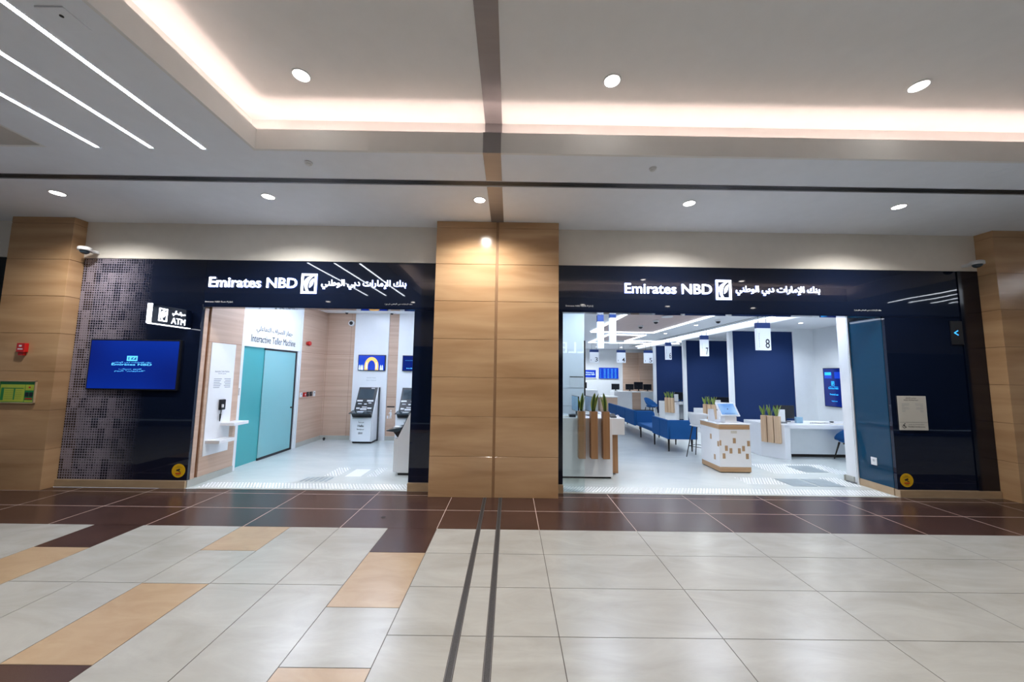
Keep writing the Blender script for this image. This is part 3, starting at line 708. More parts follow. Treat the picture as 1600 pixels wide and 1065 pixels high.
mb = MB(); mb.rect(.48, .51, .245, .27, org, XP, ZP, .002); mb.rect(.44, .55, .07, .09, org, XP, ZP, .002); part('red_symbols', mb, 'red', t)

# ================================================================== BANK FLOOR, WALLS, CEILINGS
mb = MB(); mb.box(-5.6, 10.2, 5.965, 22.3, -.05, 0)
struct('floor.001', mb, 'bank_floor', 'pale grey seamless floor inside the bank', 'floor')
mb = MB(); mb.box(-5.0, -1.65, 5.965, 6.02, -.001, .004); mb.box(.9, 6.34, 5.965, 6.02, -.001, .004)
struct('trim_3', mb, 'lobby_skirt', 'thin pale threshold strips at the two doorways', 'threshold')
LC = 3.58
mb = MB(); mb.box(-6.9, -1.5, 6.165, 10.5, LC, LC+.05); struct('ceiling.003', mb, 'bank_ceiling', 'white ceiling of the cash machine lobby', 'ceiling')
# lobby left wall pieces
mb = MB()
mb.box(-5.32, OL0, 6.055, 6.13, .115, 2.955, 0); mb.box(-5.34, -5.225, 6.13, 6.19, .115, 2.955, 1); mb.box(-5.32, OL0, 6.19, 6.95, .115, 2.383, 0); mb.box(-5.32, OL0, 6.19, 6.95, 2.389, LC, 0)
mb.box(-5.32, -5.203, 6.19, 6.95, 2.383, 2.389, 1); mb.box(-5.35, -5.21, 6.95, 7.03, .0, LC, 2); mb.box(-5.6, -5.3, 6.165, 6.19, 2.99, LC, 0)
struct('wall_left', mb, ['lobby_wood', 'groove_wood', 'white'], 'oak panelled wall inside the left doorway with a dark groove', 'wall')
mb = MB(); mb.box(-5.32, OL0+.012, 6.0, 6.95, 0, .113); struct('baseboard_left', mb, 'lobby_skirt', 'pale skirting of the oak wall inside the left doorway', 'skirting')
mb = MB(); mb.box(-5.42, -5.30, 7.03, 9.06, 2.39, LC, 0)
struct('wall_left_header', mb, 'white', 'white wall panel above the teal glass booth', 'wall')
mb = MB()
for z0, z1 in ((.115, 1.20), (1.206, 2.385), (2.391, LC)): mb.box(-5.42, -5.30, 9.10, 10.30, z0, z1, 0)
mb.box(-5.42, -5.303, 9.10, 10.3, .115, LC, 1); mb.box(-5.42, -5.29, 9.06, 9.10, 0, LC, 2)
struct('wall_left_rear', mb, ['lobby_wood', 'groove_wood', 'white'], 'oak panelled wall beyond the teal glass booth', 'wall')
mb = MB(); mb.box(-5.42, -5.29, 9.10, 10.28, 0, .113); mb.box(-5.3, -1.62, 10.26, 10.29, 0, .113)
struct('baseboard_back', mb, 'lobby_skirt', 'pale skirting round the back of the lobby', 'skirting')
# lobby back wall: oak with two white bays
mb = MB()
def oakseg(x0, x1, door=False):
    for z0, z1 in ((.115, 1.20), (1.206, 2.385), (2.391, LC)): mb.box(x0, x1, 10.28, 10.40, z0, z1, 0)
oakseg(-5.3, -5.262); oakseg(-5.256, -4.59); oakseg(-4.584, -4.47); oakseg(-3.49, -3.212)
mb.box(-5.3, -3.2, 10.284, 10.40, .115, LC, 1)
mb.box(-4.467, -3.493, 10.255, 10.40, .0, LC, 2); mb.box(-3.209, -1.6, 10.255, 10.40, .0, LC, 2)
struct('wall_back_lobby', mb, ['lobby_wood', 'groove_wood', 'white_gloss'], 'oak and white panelled back wall of the cash machine lobby', 'wall')
mb = MB(); mb.box(OL1, -1.25, 6.7, 10.4, 0, LC); struct('wall_right_lobby', mb, 'white', 'white right wall of the cash machine lobby', 'wall')
mb = MB(); mb.box(-6.95, -6.9, 6.2, 10.4, 0, LC); mb.box(-6.9, -5.42, 6.2, 6.26, 0, LC); mb.box(-6.9, -5.42, 9.3, 9.36, 0, LC); struct('wall_booth', mb, 'white', 'white walls inside the teal glass teller booth', 'wall')
# teal glass booth front
t = thing('glass_booth_front', 'teal frosted glass booth front with a black edged sliding door', 'glass partition', (-5.35, 7.95, 0))
mb = MB(); mb.box(-5.355, -5.343, 7.03, 7.86, .01, 2.385); part('fixed_pane', mb, 'teal_glass', t)
mb = MB(); mb.box(-5.335, -5.323, 7.80, 8.93, .05, 2.36); pd = part('door_pane', mb, 'teal_glass_door', t, 'paler sliding door pane')
mb = MB(); mb.box(-5.342, -5.316, 8.91, 8.965, .0, 2.385); mb.box(-5.342, -5.316, 7.80, 8.93, .0, .05); mb.box(-5.342, -5.316, 7.80, 8.95, 2.345, 2.385); part('black_frame', mb, 'monitor_black', t)
mb = MB(); mb.box(-5.35, -5.30, 8.975, 9.05, 0, 2.38); part('white_post', mb, 'white', t)
mb = MB(); mb.tube((-5.30, 8.85, 1.02), (-5.322, 8.85, 1.02), .018, seg=16); part('lock', mb, 'black', t)
mb = MB(); mb.box(-5.209, -5.19, 6.97, 7.0, 1.42, 1.56, 0, .004); solo('call_button', mb, 'white_plastic', 'small white button plate on the post left of the teal glass', 'button')
org = (-5.298, 0, 0)
mb = MB(); mb.text(arabic('جهاز الصرّاف التفاعلي'), 8.07, 2.76, 1.23, .155, org, YP, ZP, .002, 0, .0); mb.text('Interactive Teller Machine', 8.07, 2.565, 1.5, .15, org, YP, ZP, .002, 0, 0)
solo('wall_lettering', mb, 'ink', 'dark arabic and english Interactive Teller Machine lettering above the teal glass', 'lettering')
# white information panel with shelves and phone
t = thing('information_panel', 'tall white information panel with small print and two code marks on the oak wall', 'panel', (-5.195, 6.52, .43))
mb = MB(); mb.box(-5.2, -5.188, 6.245, 6.79, .435, 2.378, 0, .002, 1); part('board', mb, 'white_gloss', t)
org = (-5.188, 6.245, .435)
mb = MB(); mb.text('Interactive Teller Machine', .27, 1.44, .32, .03, org, YP, ZP, .001); mb.text('Quick guide', .27, 1.40, .18, .028, org, YP, ZP, .001)
for k in range(6): mb.rect(.1, .27-.02*(k % 3), 1.30-k*.03, 1.312-k*.03, org, YP, ZP, .001); mb.rect(.33+.02*(k % 2), .48, 1.30-k*.03, 1.312-k*.03, org, YP, ZP, .001)
part('small_print', mb, 'grey_ink', t)
for y0, lb in ((6.60, 'white wall shelf nearest the teal glass, upper one'), (6.30, 'white wall shelf below and nearer the doorway, lower one')):
    z = .93 if y0 > 6.5 else .67; mb = MB(); mb.box(-5.187, -4.94, y0-.03, y0+.33, z-.028, z+.028, 0, .003)
    solo('wall_shelf', mb, 'white_gloss', lb, 'shelf')
t = thing('wall_phone', 'black wall handset hanging on the white information panel', 'phone', (-5.17, 6.55, 1.2))
mb = MB(); mb.box(-5.187, -5.14, 6.49, 6.60, 1.19, 1.375, 0, .012); part('cradle', mb, 'monitor_black', t)
mb = MB(); mb.box(-5.14, -5.115, 6.50, 6.525, 1.235, 1.29, 0, .004); part('label_plate', mb, 'white_plastic', t)
mb = MB(); mb.tube((-5.16, 6.53, 1.19), (-5.165, 6.525, 1.09), .006); mb.tube((-5.165, 6.525, 1.12), (-5.165, 6.52, .99), .016, .008); part('cord_clip', mb, 'monitor_black', t)

# fire bell and switches
t = thing('fire_sounder', 'round red fire sounder high on the oak wall', 'alarm', (-5.3, 9.34, 2.6))
mb = MB(); mb.tube((-5.299, 9.34, 2.62), (-5.25, 9.34, 2.62), .05, .05, seg=24); part('base', mb, 'red', t)
mb = MB(); mb.tube((-5.25, 9.34, 2.62), (-5.21, 9.34, 2.62), .062, .05, seg=24); part('horn', mb, 'red', t)
for y0, m, lb, hh in ((9.19, 'white_plastic', 'white switch plate left of the red call point', .11), (9.50, 'monitor_black', 'first black access reader right of the red call point', .12), (9.645, 'monitor_black', 'second black access reader beside the white intercom', .12), (9.80, 'white_plastic', 'white intercom at the right end of the switch row', .14)):
    mb = MB(); mb.box(-5.299, -5.275, y0-.045, y0+.045, 1.30-hh/2, 1.30+hh/2, 0, .004); mb.box(-5.275, -5.27, y0-.015, y0+.015, 1.31, 1.335, 1)
    solo('wall_switch', mb, [m, 'grey_metal'], lb, 'switch')
mb = MB(); mb.box(-5.299, -5.26, 9.29, 9.39, 1.245, 1.355, 0, .006); mb.box(-5.26, -5.257, 9.32, 9.36, 1.28, 1.32, 1); solo('fire_call_point', mb, ['red', 'white_plastic'], 'red break glass call point in the lobby switch row', 'alarm')
# bullet camera, floor ball, bin slot
t = thing('dome_camera', 'white round security camera with dark eye on the lobby oak wall', 'security camera', (-4.58, 10.28, 3.2))
mb = MB(); mb.tube((-4.58, 10.279, 3.29), (-4.58, 10.22, 3.29), .085, .08, seg=28); part('housing', mb, 'white_plastic', t)
mb = MB(); mb.ball((-4.58, 10.215, 3.29), .052, sc3=(1, .6, 1)); part('lens', mb, 'monitor_black', t)
mb = MB(); mb.ball((-5.13, 10.16, .045), .035); mb.tube((-5.13, 10.16, 0), (-5.13, 10.16, .02), .022); solo('door_stop', mb, 'black', 'small black door stop on the lobby floor corner', 'door stop')
t = thing('waste_slot', 'waste slot with a white tidy person pictogram in the oak wall', 'bin', (-3.35, 10.28, .6))
mb = MB(); mb.box(-3.46, -3.25, 10.272, 10.282, .915, .945); mb.box(-3.465, -3.245, 10.276, 10.2815, .35, .912, 1); part('flap', mb, ['monitor_black', 'lobby_wood'], t)
mb = MB(); org = (-3.36, 10.2755, .60)
mb.flat([(.01+.022*math.cos(a/10*6.283), .225+.022*math.sin(a/10*6.283)) for a in range(10)], org, XP, ZP, .002)
mb.flat([(-.02, .19), (.03, .19), (.045, .10), (.03, .09), (.03, 0), (.01, 0), (.005, .08), (-.015, 0), (-.035, 0), (-.015, .10), (-.02, .15), (-.06, .12), (-.055, .135)], org, XP, ZP, .002)
mb.flat([(-.10, .08), (-.05, .08), (-.055, 0), (-.095, 0)], org, XP, ZP, .002); part('pictogram', mb, 'white_plastic', t)
# screens above the machines
def lobby_tv(x0, x1, z0, z1, lb, kind):
    t = thing('wall_television', lb, 'television', ((x0+x1)/2, 10.23, z0))
    mb = MB(); mb.box(x0, x1, 10.20, 10.254, z0, z1, 0, .004); part('casing', mb, 'monitor_black', t)
    mb = MB(); mb.box(x0+.018, x1-.018, 10.196, 10.201, z0+.018, z1-.018); part('screen', mb, 'scr_royal' if kind else 'scr_deep', t)
    org = ((x0+x1)/2, 10.196, z0); h = z1-z0
    if kind:
        mb = MB(); o = [(.2*math.cos(math.radians(a)), .12+.0+.28*math.sin(math.radians(a))*.95) for a in range(0, 181, 12)]; i_ = [(.105*math.cos(math.radians(a)), .12+.17*math.sin(math.radians(a))) for a in range(180, -1, -12)]
        mb.flat([(.2, .02)]+o+[(-.2, .02), (-.105, .02)]+i_+[(.105, .02)], org, XP, ZP, .001); part('arch_picture', mb, 'scr_gold', t)
        mb = MB()
        for a in (-.34, -.29, -.25, .26, .31): mb.flat([(a-.02, .02), (a+.02, .02), (a+.012, .13), (a, .17), (a-.012, .13)], org, XP, ZP, .001)
        mb.flat([(-.15+.0, .06), (-.125, .06), (-.125, .24), (-.15, .22)], org, XP, ZP, .0015); mb.flat([(.125, .06), (.15, .06), (.15, .22), (.125, .24)], org, XP, ZP, .0015); part('pale_figures_picture', mb, 'scr_white', t)
    else:
        mb = MB(); mb.text('Emirates NBD', -.18, .08, .16, .03, org, XP, ZP, .001); mb.rect(-.3, .3, .30, .303, org, XP, ZP, .001); part('screen_lettering', mb, 'tv_cyan', t)
lobby_tv(-4.315, -3.545, 1.94, 2.385, 'small television showing a golden arch above the white cash machine', 1)
lobby_tv(-3.06, -2.29, 1.94, 2.385, 'plain blue television half hidden by the dark panel in the lobby', 0)
mb = MB(); org = (0, 10.2545, 0); mb.text('Cash & Cheque', -3.94, 1.735, .26, .035, org, XP, ZP, .001); mb.text('Deposit / Withdrawal', -3.94, 1.665, .28, .03, org, XP, ZP, .001)
solo('wall_lettering', mb, 'grey_ink', 'faint grey caption on the white bay above the cash machine', 'lettering')

# ---- cash machines: local frame, front towards -y, back at y=.45
def make_atm():
    t = thing('cash_machine', '', 'cash machine', (0, 0, 0))
    W = .265
    mb = MB(); prof = [(.0, .045), (.0, .69), (.05, .80), (.36, 1.46), (.45, 1.46), (.45, .045)]
    mb.prism(prof, 'x', -W, W, 0, .004); part('body', mb, 'white_gloss', t)
    mb = MB(); mb.box(-W+.012, W-.012, .02, .44, 0, .045); part('plinth', mb, 'black', t)
    mb = MB(); mb.prism([(-.075, .06), (-.075, .665), (-.001, .665), (-.001, .06)], 'x', -W+.004, W-.004, 0, .006); part('front_door', mb, 'white_gloss', t)
    # black fascia lying on the slope
    mb = MB(); mb.prism([(-.02, .69), (-.10, .79), (-.02, .83), (.045, .82), (.345, 1.47), (.375, 1.475), (.38, 1.455), (.06, .77), (.04, .69)], 'x', -W-.004, W-.02, 0, .003); part('fascia', mb, 'monitor_black', t)
    mb = MB(); mb.prism([(-.23, .80), (-.23, .815), (.04, .87), (.05, .83), (-.03, .78)], 'x', -W-.02, W-.01, 0, .004); part('keyboard_shelf', mb, 'screen_dark', t)
    mb = MB(); mb.box(W+.001, W+.014, .36, .455, 0, 1.475); part('rear_frame', mb, 'monitor_black', t)
    n = Vector((0, -.65, .30)).normalized(); v = Vector((0, .30, .65)).normalized(); org = Vector((0, .045, .82))+n*.0005
    u = Vector((1, 0, 0))
    mb = MB(); mb.rect(-.225, .175, .38, .66, org, u, v, .004); part('screen', mb, 'screen_dark', t)
    mb = MB()
    for a0, a1, b0, b1 in ((-.24, -.09, .30, .34), (.03, .20, .30, .34), (-.20, -.10, .225, .245), (-.03, .04, .215, .24), (.08, .16, .245, .27), (-.22, -.13, .08, .125), (-.11, .06, .06, .105), (.08, .19, .09, .125), (-.07, .06, .13, .15), (.08, .17, .675, .695)): mb.rect(a0, a1, b0, b1, org, u, v, .012)
    mb.box(-.10, .05, -.16, -.06, .835, .85); part('slots_and_keys', mb, 'white_plastic', t)
    mb = MB(); o = (0, -.0755, 0)
    mb.text(arabic('مرحبا'), 0, .565, .14, .06, o, XP, ZP, .002, 0, .01); mb.text('Hello', -.01, .47, .16, .06, o, XP, ZP, .002, 0, .02); mb.text('Bonjour', -.01, .375, .19, .045, o, XP, ZP, .002, 0, .01); mb.text('您好', -.01, .28, .12, .055, o, XP, ZP, .002, 0, .01)
    part('greeting_lettering', mb, 'ink', t)
    return t
atm = make_atm(); atm['label'] = 'white cash machine with greetings in four languages against the lobby back wall'; atm.location = (-3.945, 9.80, 0)
dup(atm, (-2.08, 7.12, 0), -math.pi/2, 'cash machine seen side-on, partly hidden by the dark panel')
dup(atm, (-2.74, 9.80, 0), 0, 'cash machine under the plain blue television, mostly hidden behind the side-on machine')
atm['group'] = 'lobby cash machines'
for o in bpy.data.objects:
    if o.name.startswith('cash_machine'): o['group'] = 'lobby cash machines'

# lobby lights
def linear_lamp(x0, x1, y0, y1, z, lb, m='led_bank', name='linear_ceiling_light', grp=None):
    mb = MB(); mb.box(x0, x1, y0, y1, z-.02, z-.0005)
    return solo(name, mb, m, lb, 'ceiling light', group=grp)
linear_lamp(-4.35, -1.7, 9.07, 9.14, LC, 'long white light line on the lobby ceiling')
for x, y in ((-4.3, 7.3), (-2.7, 7.3), (-4.3, 8.3), (-2.7, 8.3)): linear_lamp(x-.3, x+.3, y-.3, y+.3, LC, 'added unseen square fill panel %s in the lobby, %s' % ('on the left' if x < -4 else 'on the right', 'nearest the fascia' if y < 8 else 'further in'), 'fill_panel', 'added_fill_panel', 'added lobby fill panels')  # fill panels added to brighten the lobby, hidden from view by the fascia
linear_lamp(-6.5, -5.9, 7.5, 8.3, LC, 'added unseen light panel inside the teal glass booth', 'fill_panel', 'added_fill_panel')  # unseen light added to shine through the teal glass
for x, lb in ((-4.62, 'tiny dark lobby ceiling camera at left'), (-3.35, 'tiny dark lobby ceiling camera above the oak strip')):
    mb = MB(); mb.tube((x, 10.0, LC-.001), (x, 10.0, LC-.03), .05, .045, 0); mb.dome((x, 10.0, LC-.03), .04, 1); solo('ceiling_camera', mb, ['white_plastic', 'monitor_black'], lb, 'security camera')

# ---- tactile floor studs
def studs(x0, x1, y0, y1, lb, p=.052, skip=None, shear=0):
    mb = MB(); j = 0; y = y0
    while y <= y1:
        x = x0+(p/2 if j % 2 else 0)
        while x <= x1:
            if not skip or not skip(x, y):
                b0 = [(x+shear*(y-y0)+.015*math.cos(a), y+.015*math.sin(a)) for a in [math.pi/3*k for k in range(6)]]
                b1 = [(x+shear*(y-y0)+.009*math.cos(a), y+.009*math.sin(a)) for a in [math.pi/3*k for k in range(6)]]
                A = [mb.bm.verts.new((q[0], q[1], 0)) for q in b0]; B = [mb.bm.verts.new((q[0], q[1], .005)) for q in b1]
                mb.bm.faces.new(B)
                for k in range(6): mb.bm.faces.new((A[k], A[(k+1) % 6], B[(k+1) % 6], B[k]))
            x += p
        y += p*.87; j += 1
    solo('tactile_studs', mb, 'white_gloss', lb, 'tactile studs', kind='stuff')
studs(-5.05, -1.68, 6.07, 6.33, 'band of small steel tactile studs across the left doorway')
studs(.92, 6.30, 6.07, 6.33, 'band of small steel tactile studs across the right doorway')
studs(-3.36, -2.4, 6.78, 7.36, 'patch of tactile studs around the steel plate in the lobby', skip=lambda x, y: -3.10 < x < -2.60)
mb = MB(); mb.box(-2.98, -2.70, 6.74, 7.24, 0, .004, 0, .001, 1); solo('floor_plate', mb, 'white_gloss', 'metal plate coloured white for its mirrored ceiling light, among the lobby tactile studs', 'floor plate')  # the plate's white stands in for ceiling light mirrored in metal
mb = MB()
for k in range(6): mb.box(-3.62+k*.085, -3.58+k*.085, 6.42, 6.68, 0, .004, 0, .001, 1)
solo('guide_bars', mb, 'floor_steel', 'six short grey guiding bars set in the lobby floor', 'floor bars')
studs(4.30, 5.45, 6.62, 7.0, 'patch of tactile studs in front of the white kiosk', skip=lambda x, y: x > 5.0)
studs(5.95, 6.30, 6.55, 7.05, 'patch of tactile studs beside the open glass door')
studs(5.32, 6.9, 7.35, 8.1, 'patch of tactile studs left of the grey mat near the desk', skip=lambda x, y: 6.0 < x < 6.55 and y < 8)
mb = MB(); mb.box(5.02, 5.46, 6.50, 6.95, 0, .0055, 0, .001, 1); solo('floor_plate', mb, 'floor_steel', 'grey metal floor plate just inside the right doorway', 'floor plate')
mb = MB(); mb.box(5.52, 5.95, 6.50, 6.95, 0, .0055, 0, .001, 1); solo('floor_plate', mb, 'floor_steel', 'second grey metal floor plate, right one inside the right doorway', 'floor plate')
mb = MB(); mb.box(6.02, 6.5, 7.45, 7.95, 0, .0055, 0, .001, 1); solo('floor_plate', mb, 'floor_steel', 'grey metal floor plate in front of the nearest desk', 'floor plate')

# ================================================================== BANKING HALL
HC = 3.5
mb = MB(); mb.box(-1.25, 2.98, 6.165, 22, HC, HC+.06, 0); mb.box(2.98, 5.23, 13.06, 22, HC, HC+.06, 0); mb.box(5.23, 10.0, 6.165, 22, HC, HC+.06, 0); mb.box(2.98, 5.23, 6.165, 13.06, HC+.06, HC+.1, 1); mb.box(2.98, 5.23, 13.06, 13.1, HC, HC+.1)
struct('ceiling.004', mb, ['bank_ceiling', 'mauve_ceiling'], 'white banking hall ceiling with a mauve wood field', 'ceiling')
mb = MB(); mb.box(2.99, 5.22, 6.5, 13.05, HC-.004, HC+.03, 0); mb.box(3.84, 5.24, 13.95, 16.25, HC-.012, HC-.001, 0)
struct('ceiling.005', mb, 'mauve_ceiling', 'mauve wood ceiling field framed by light lines', 'ceiling')
def frame_lines(segs, lb, wd=.025):
    mb = MB()
    for (x0, y0), (x1, y1) in segs: mb.box(min(x0, x1)-wd, max(x0, x1)+wd, min(y0, y1)-wd, max(y0, y1)+wd, HC-.035, HC-.013)
    solo('light_line_frame', mb, 'led_bank', lb, 'ceiling light')
frame_lines([((2.98, 6.5), (2.98, 13.05)), ((2.98, 13.05), (5.24, 13.05)), ((5.24, 13.05), (5.24, 8.35))], 'large white light line framing the mauve ceiling of the banking hall')
frame_lines([((3.84, 17.4), (3.84, 13.9)), ((3.84, 13.9), (5.26, 13.9)), ((5.26, 13.9), (5.26, 16.3)), ((5.26, 16.3), (8.2, 16.3)), ((3.84, 17.35), (8.2, 17.35))], 'zigzag white light line deeper in the banking hall ceiling')
# linear slot diffuser and lit edge over the desk bays
t = thing('linear_air_grille', 'slim slotted diffuser with dark lines above the numbered desk bays', 'air grille', (6.55, 12, HC))
mb = MB()
mb.box(6.50, 6.53, 7.2, 19.5, HC-.006, HC-.0005); mb.box(6.62, 6.645, 7.2, 19.5, HC-.006, HC-.0005); part('dark_slots', mb, 'black', t)
linear_lamp(6.86, 6.90, 7.2, 19.5, HC, 'long light line parallel to the slim diffuser over the desk bays')
mb = MB(); mb.box(6.98, 7.08, 7.0, 19.6, 3.36, HC); struct('trim_4', mb, 'bank_ceiling', 'white ceiling drop along the desk bays', 'ceiling')
# hall walls
mb = MB(); mb.box(9.9, 10.0, 6.7, 22, 0, HC); struct('wall_right', mb, 'white', 'white right wall of the banking hall', 'wall')
mb = MB(); mb.box(-1.25, 10, 22, 22.15, 0, HC); struct('wall_back_hall', mb, 'white', 'white back wall of the banking hall', 'wall')
mb = MB(); mb.box(-1.25, .8, 6.3, 6.4, 0, HC); mb.box(.70, .85, 6.15, 8.2, 0, HC); mb.box(.70, 1.70, 8.2, 8.35, 0, HC); mb.box(1.60, 1.70, 8.35, 22, 0, HC); struct('wall_left_hall', mb, 'white', 'white left wall of the banking hall with panel joints', 'wall')
mb = MB(); mb.box(.86, 1.698, 8.197, 8.2, 1.595, 1.60); mb.box(.86, 1.698, 8.197, 8.2, 1.20, 1.205); mb.box(.86, 1.698, 8.197, 8.2, .9, .905); struct('trim_5', mb, 'grey_ink', 'thin horizontal joints in the white wall behind the reception desk', 'joint')
t = thing('wall_notice_plate', 'small white plate with a black top edge on the left hall wall', 'notice', (1.5, 8.19, 1.6))
mb = MB(); mb.box(1.36, 1.67, 8.185, 8.197, 1.62, 1.86, 0, .002, 1); part('plate', mb, 'white_plastic', t)
mb = MB(); mb.box(1.36, 1.67, 8.183, 8.197, 1.845, 1.865); part('top_edge', mb, 'black', t)
# teller wall oak + screens
mb = MB(); mb.box(6.9, 7.85, 21.93, 22, 0, HC-.2); mb.box(7.85, 8.9, 21.75, 22, 0, HC-.2); struct('wall_teller_oak', mb, 'lobby_wood', 'oak panelled section of the rear teller wall', 'wall')
for x0, x1, z0, z1, kind, lb in ((4.25, 5.32, 1.70, 2.26, 0, 'blue welcome screen on the rear wall, white bordered left one'), (5.44, 6.62, 1.70, 2.36, 1, 'blue exchange rate board on the rear wall, right one')):
    t = thing('wall_screen', lb, 'screen', ((x0+x1)/2, 21.97, z0))
    mb = MB(); mb.box(x0, x1, 21.93, 21.995, z0, z1, 0, .004); part('casing', mb, 'white_plastic' if not kind else 'sign_navy', t)
    mb = MB(); mb.box(x0+(.0 if kind else .02), x1-(.0 if kind else .08), 21.925, 21.931, z0+(.0 if kind else .05), z1-(.0 if kind else .05)); part('screen', mb, 'scr_royal', t)
    mb = MB(); org = (x0, 21.925, z0)
    if kind:
        for r_ in range(7):
            for c_ in range(5): mb.rect(.06+c_*.22, .06+c_*.22+(.05 if c_ == 0 else .12), .05+r_*.085, .064+r_*.085, org, XP, ZP, .002)
    else: mb.text('Welcome to', .62, .36, .5, .08, org, XP, ZP, .002); mb.text('Emirates NBD', .62, .24, .6, .08, org, XP, ZP, .002)
    part('screen_lettering', mb, 'tv_cyan' if kind else 'scr_white', t)
# navy bay partitions
def bay(x0, x1, y, lb):
    t = thing('bay_partition', lb, 'partition', ((x0+x1)/2, y, 0), 'navy bay partitions')
    mb = MB(); mb.box(x0+.13, x1-.04, y, y+.03, .10, 3.40, 0, .004); part('navy_panel', mb, 'navy', t)
    mb = MB(); mb.box(x0, x0+.12, y-.05, y+.08, 0, HC-.001); mb.box(x1-.04, x1, y-.02, y+.06, 0, HC-.001); mb.box(x0+.12, x1-.04, y-.02, y+.06, 3.41, HC-.001); mb.box(x0+.12, x1-.04, y-.01, y+.05, 0, .10); part('white_frame', mb, 'white', t)
bay(7.10, 9.24, 11.6, 'tall navy panel in a white frame behind desk eight')
bay(7.20, 9.60, 14.9, 'tall navy panel in a white frame behind desk seven')
bay(7.12, 9.60, 17.8, 'tall navy panel in a white frame behind desk six')
mb = MB(); mb.box(9.24, 9.9, 11.6, 11.7, 0, HC); struct('wall_bay', mb, 'white', 'white wall strip right of the nearest navy panel', 'wall')
# portrait screen on the right wall
t = thing('portrait_screen', 'portrait blue information screen on the white right wall', 'screen', (9.88, 10.93, 1.04))
mb = MB(); mb.box(9.85, 9.899, 10.58, 11.27, 1.04, 2.22, 0, .004); part('casing', mb, 'monitor_black', t)
mb = MB(); mb.box(9.846, 9.851, 10.60, 11.25, 1.06, 2.20); part('screen', mb, 'scr_deep', t)
org = (9.846, 11.25, 1.06); U = (0, -1, 0)
mb = MB(); mb.rect(.04, .28, .84, 1.04, org, U, ZP, .001); mb.rect(.38, .62, .84, 1.04, org, U, ZP, .001); part('tile_pictures', mb, 'scr_royal', t)
mb = MB(); mb.rect(.05, .27, .94, 1.03, org, U, ZP, .002); emblem(mb, .31, .69, .10, .13, org, U, ZP, .002); mb.text(BANK_AR, .32, .585, .33, .04, org, U, ZP, .002); mb.text('Emirates NBD', .32, .54, .33, .045, org, U, ZP, .002, 0, .02)
mb.text('Personal Loan', .33, .36, .28, .05, org, U, ZP, .002, 0, .01); mb.text('Apply now', .33, .155, .2, .04, org, U, ZP, .002, 0, .01); part('screen_lettering', mb, 'scr_cyan', t)

# numbered hanging signs: local, bottom at z=0, front faces -y
def hang_sign(num, x, y, z, wd, ht, lb, strip='', rz=0, grp='numbered hanging signs', th=.10):
    t = thing('hanging_sign', lb, 'sign', (x, y, z), grp)
    W = wd/2
    mb = MB(); mb.box(x-W, x+W, y, y+th, z, z+ht*.80, 0, .004); part('lightbox', mb, 'sign_face', t)
    mb = MB(); mb.box(x-W, x+W, y, y+th, z+ht*.805, z+ht, 0, .002, 1); part('navy_band', mb, 'sign_navy', t)
    mb = MB(); top = HC-.001
    mb.tube((x-W*.6, y+th/2, z+ht), (x-W*.6, y+th/2, top), .006, seg=8); mb.tube((x+W*.6, y+th/2, z+ht), (x+W*.6, y+th/2, top), .006, seg=8); part('suspension', mb, 'grey_metal', t)
    if num:
        mb = MB(); mb.text(num, wd*.24, ht*.24, wd*.32, ht*.34, (x, y, z), XP, ZP, .002, 0, .006)
        if strip: mb.text(strip, ht*.36, W*.75, ht*.52, wd*.09, (x, y, z), (0, 0, 1), (-1, 0, 0), -.002)
        else: mb.rect(-W*.78, -W*.70, ht*.12, ht*.24, (x, y, z), XP, ZP, .002)
        part('number', mb, 'ink', t)
    if rz:
        t.rotation_euler = (0, 0, rz)
    return t
hang_sign('3', 3.995, 17, 2.50, .41, .61, 'hanging white sign number 3 over the rear counter')
hang_sign('4', 5.285, 17, 2.50, .41, .61, 'hanging white sign number 4 over the rear counter')
hang_sign('5', 6.58, 17, 2.50, .41, .61, 'hanging white sign number 5 over the rear counter')
hang_sign('8', 6.43, 9.0, 2.59, .34, .70, 'nearest hanging sign, number 8, above the right desk', 'Personal Banking')
hang_sign('7', 6.56, 12.0, 2.59, .26, .70, 'middle hanging sign, number 7, in front of the second navy panel', 'Personal Banking')
hang_sign('6', 6.66, 15.0, 2.59, .24, .72, 'smallest hanging sign of the desk bays, number 6', 'Personal Banking')
hang_sign('', 2.03, 8.0, 2.50, .14, .76, 'blank edge of the left hanging board near the reception desk', th=.10, grp='hanging boards seen edge-on')
hang_sign('', 2.31, 8.0, 2.61, .14, .74, 'blank edge of the right hanging board near the reception desk', th=.10, grp='hanging boards seen edge-on')

# hall ceiling devices
for x, y, lb in ((4.14, 11.3, 'dark eyed dome camera on the mauve ceiling, far one'), (4.18, 10.2, 'dark eyed dome camera on the mauve ceiling, near one'), (5.83, 9.95, 'dark dome camera on the white ceiling over the aisle')):
    t = thing('ceiling_camera', lb, 'security camera', (x, y, HC), 'hall ceiling cameras')
    z = HC-(.005 if x < 5 else 0)
    mb = MB(); mb.tube((x, y, z-.001), (x, y, z-.05), .085, .075, seg=24); part('base', mb, 'white_plastic', t)
    mb = MB(); mb.dome((x, y, z-.05), .06, 0, .9); part('dark_dome', mb, 'monitor_black', t)
mb = MB(); mb.tube((4.14, 9.36, HC-.006), (4.14, 9.36, HC-.02), .11, m=1, seg=24); mb.tube((4.14, 9.36, HC-.02), (4.14, 9.36, HC-.045), .15, .14, 0, seg=28); solo('access_point', mb, ['white_plastic', 'black'], 'white round network box on the mauve ceiling by the fascia', 'ceiling device')
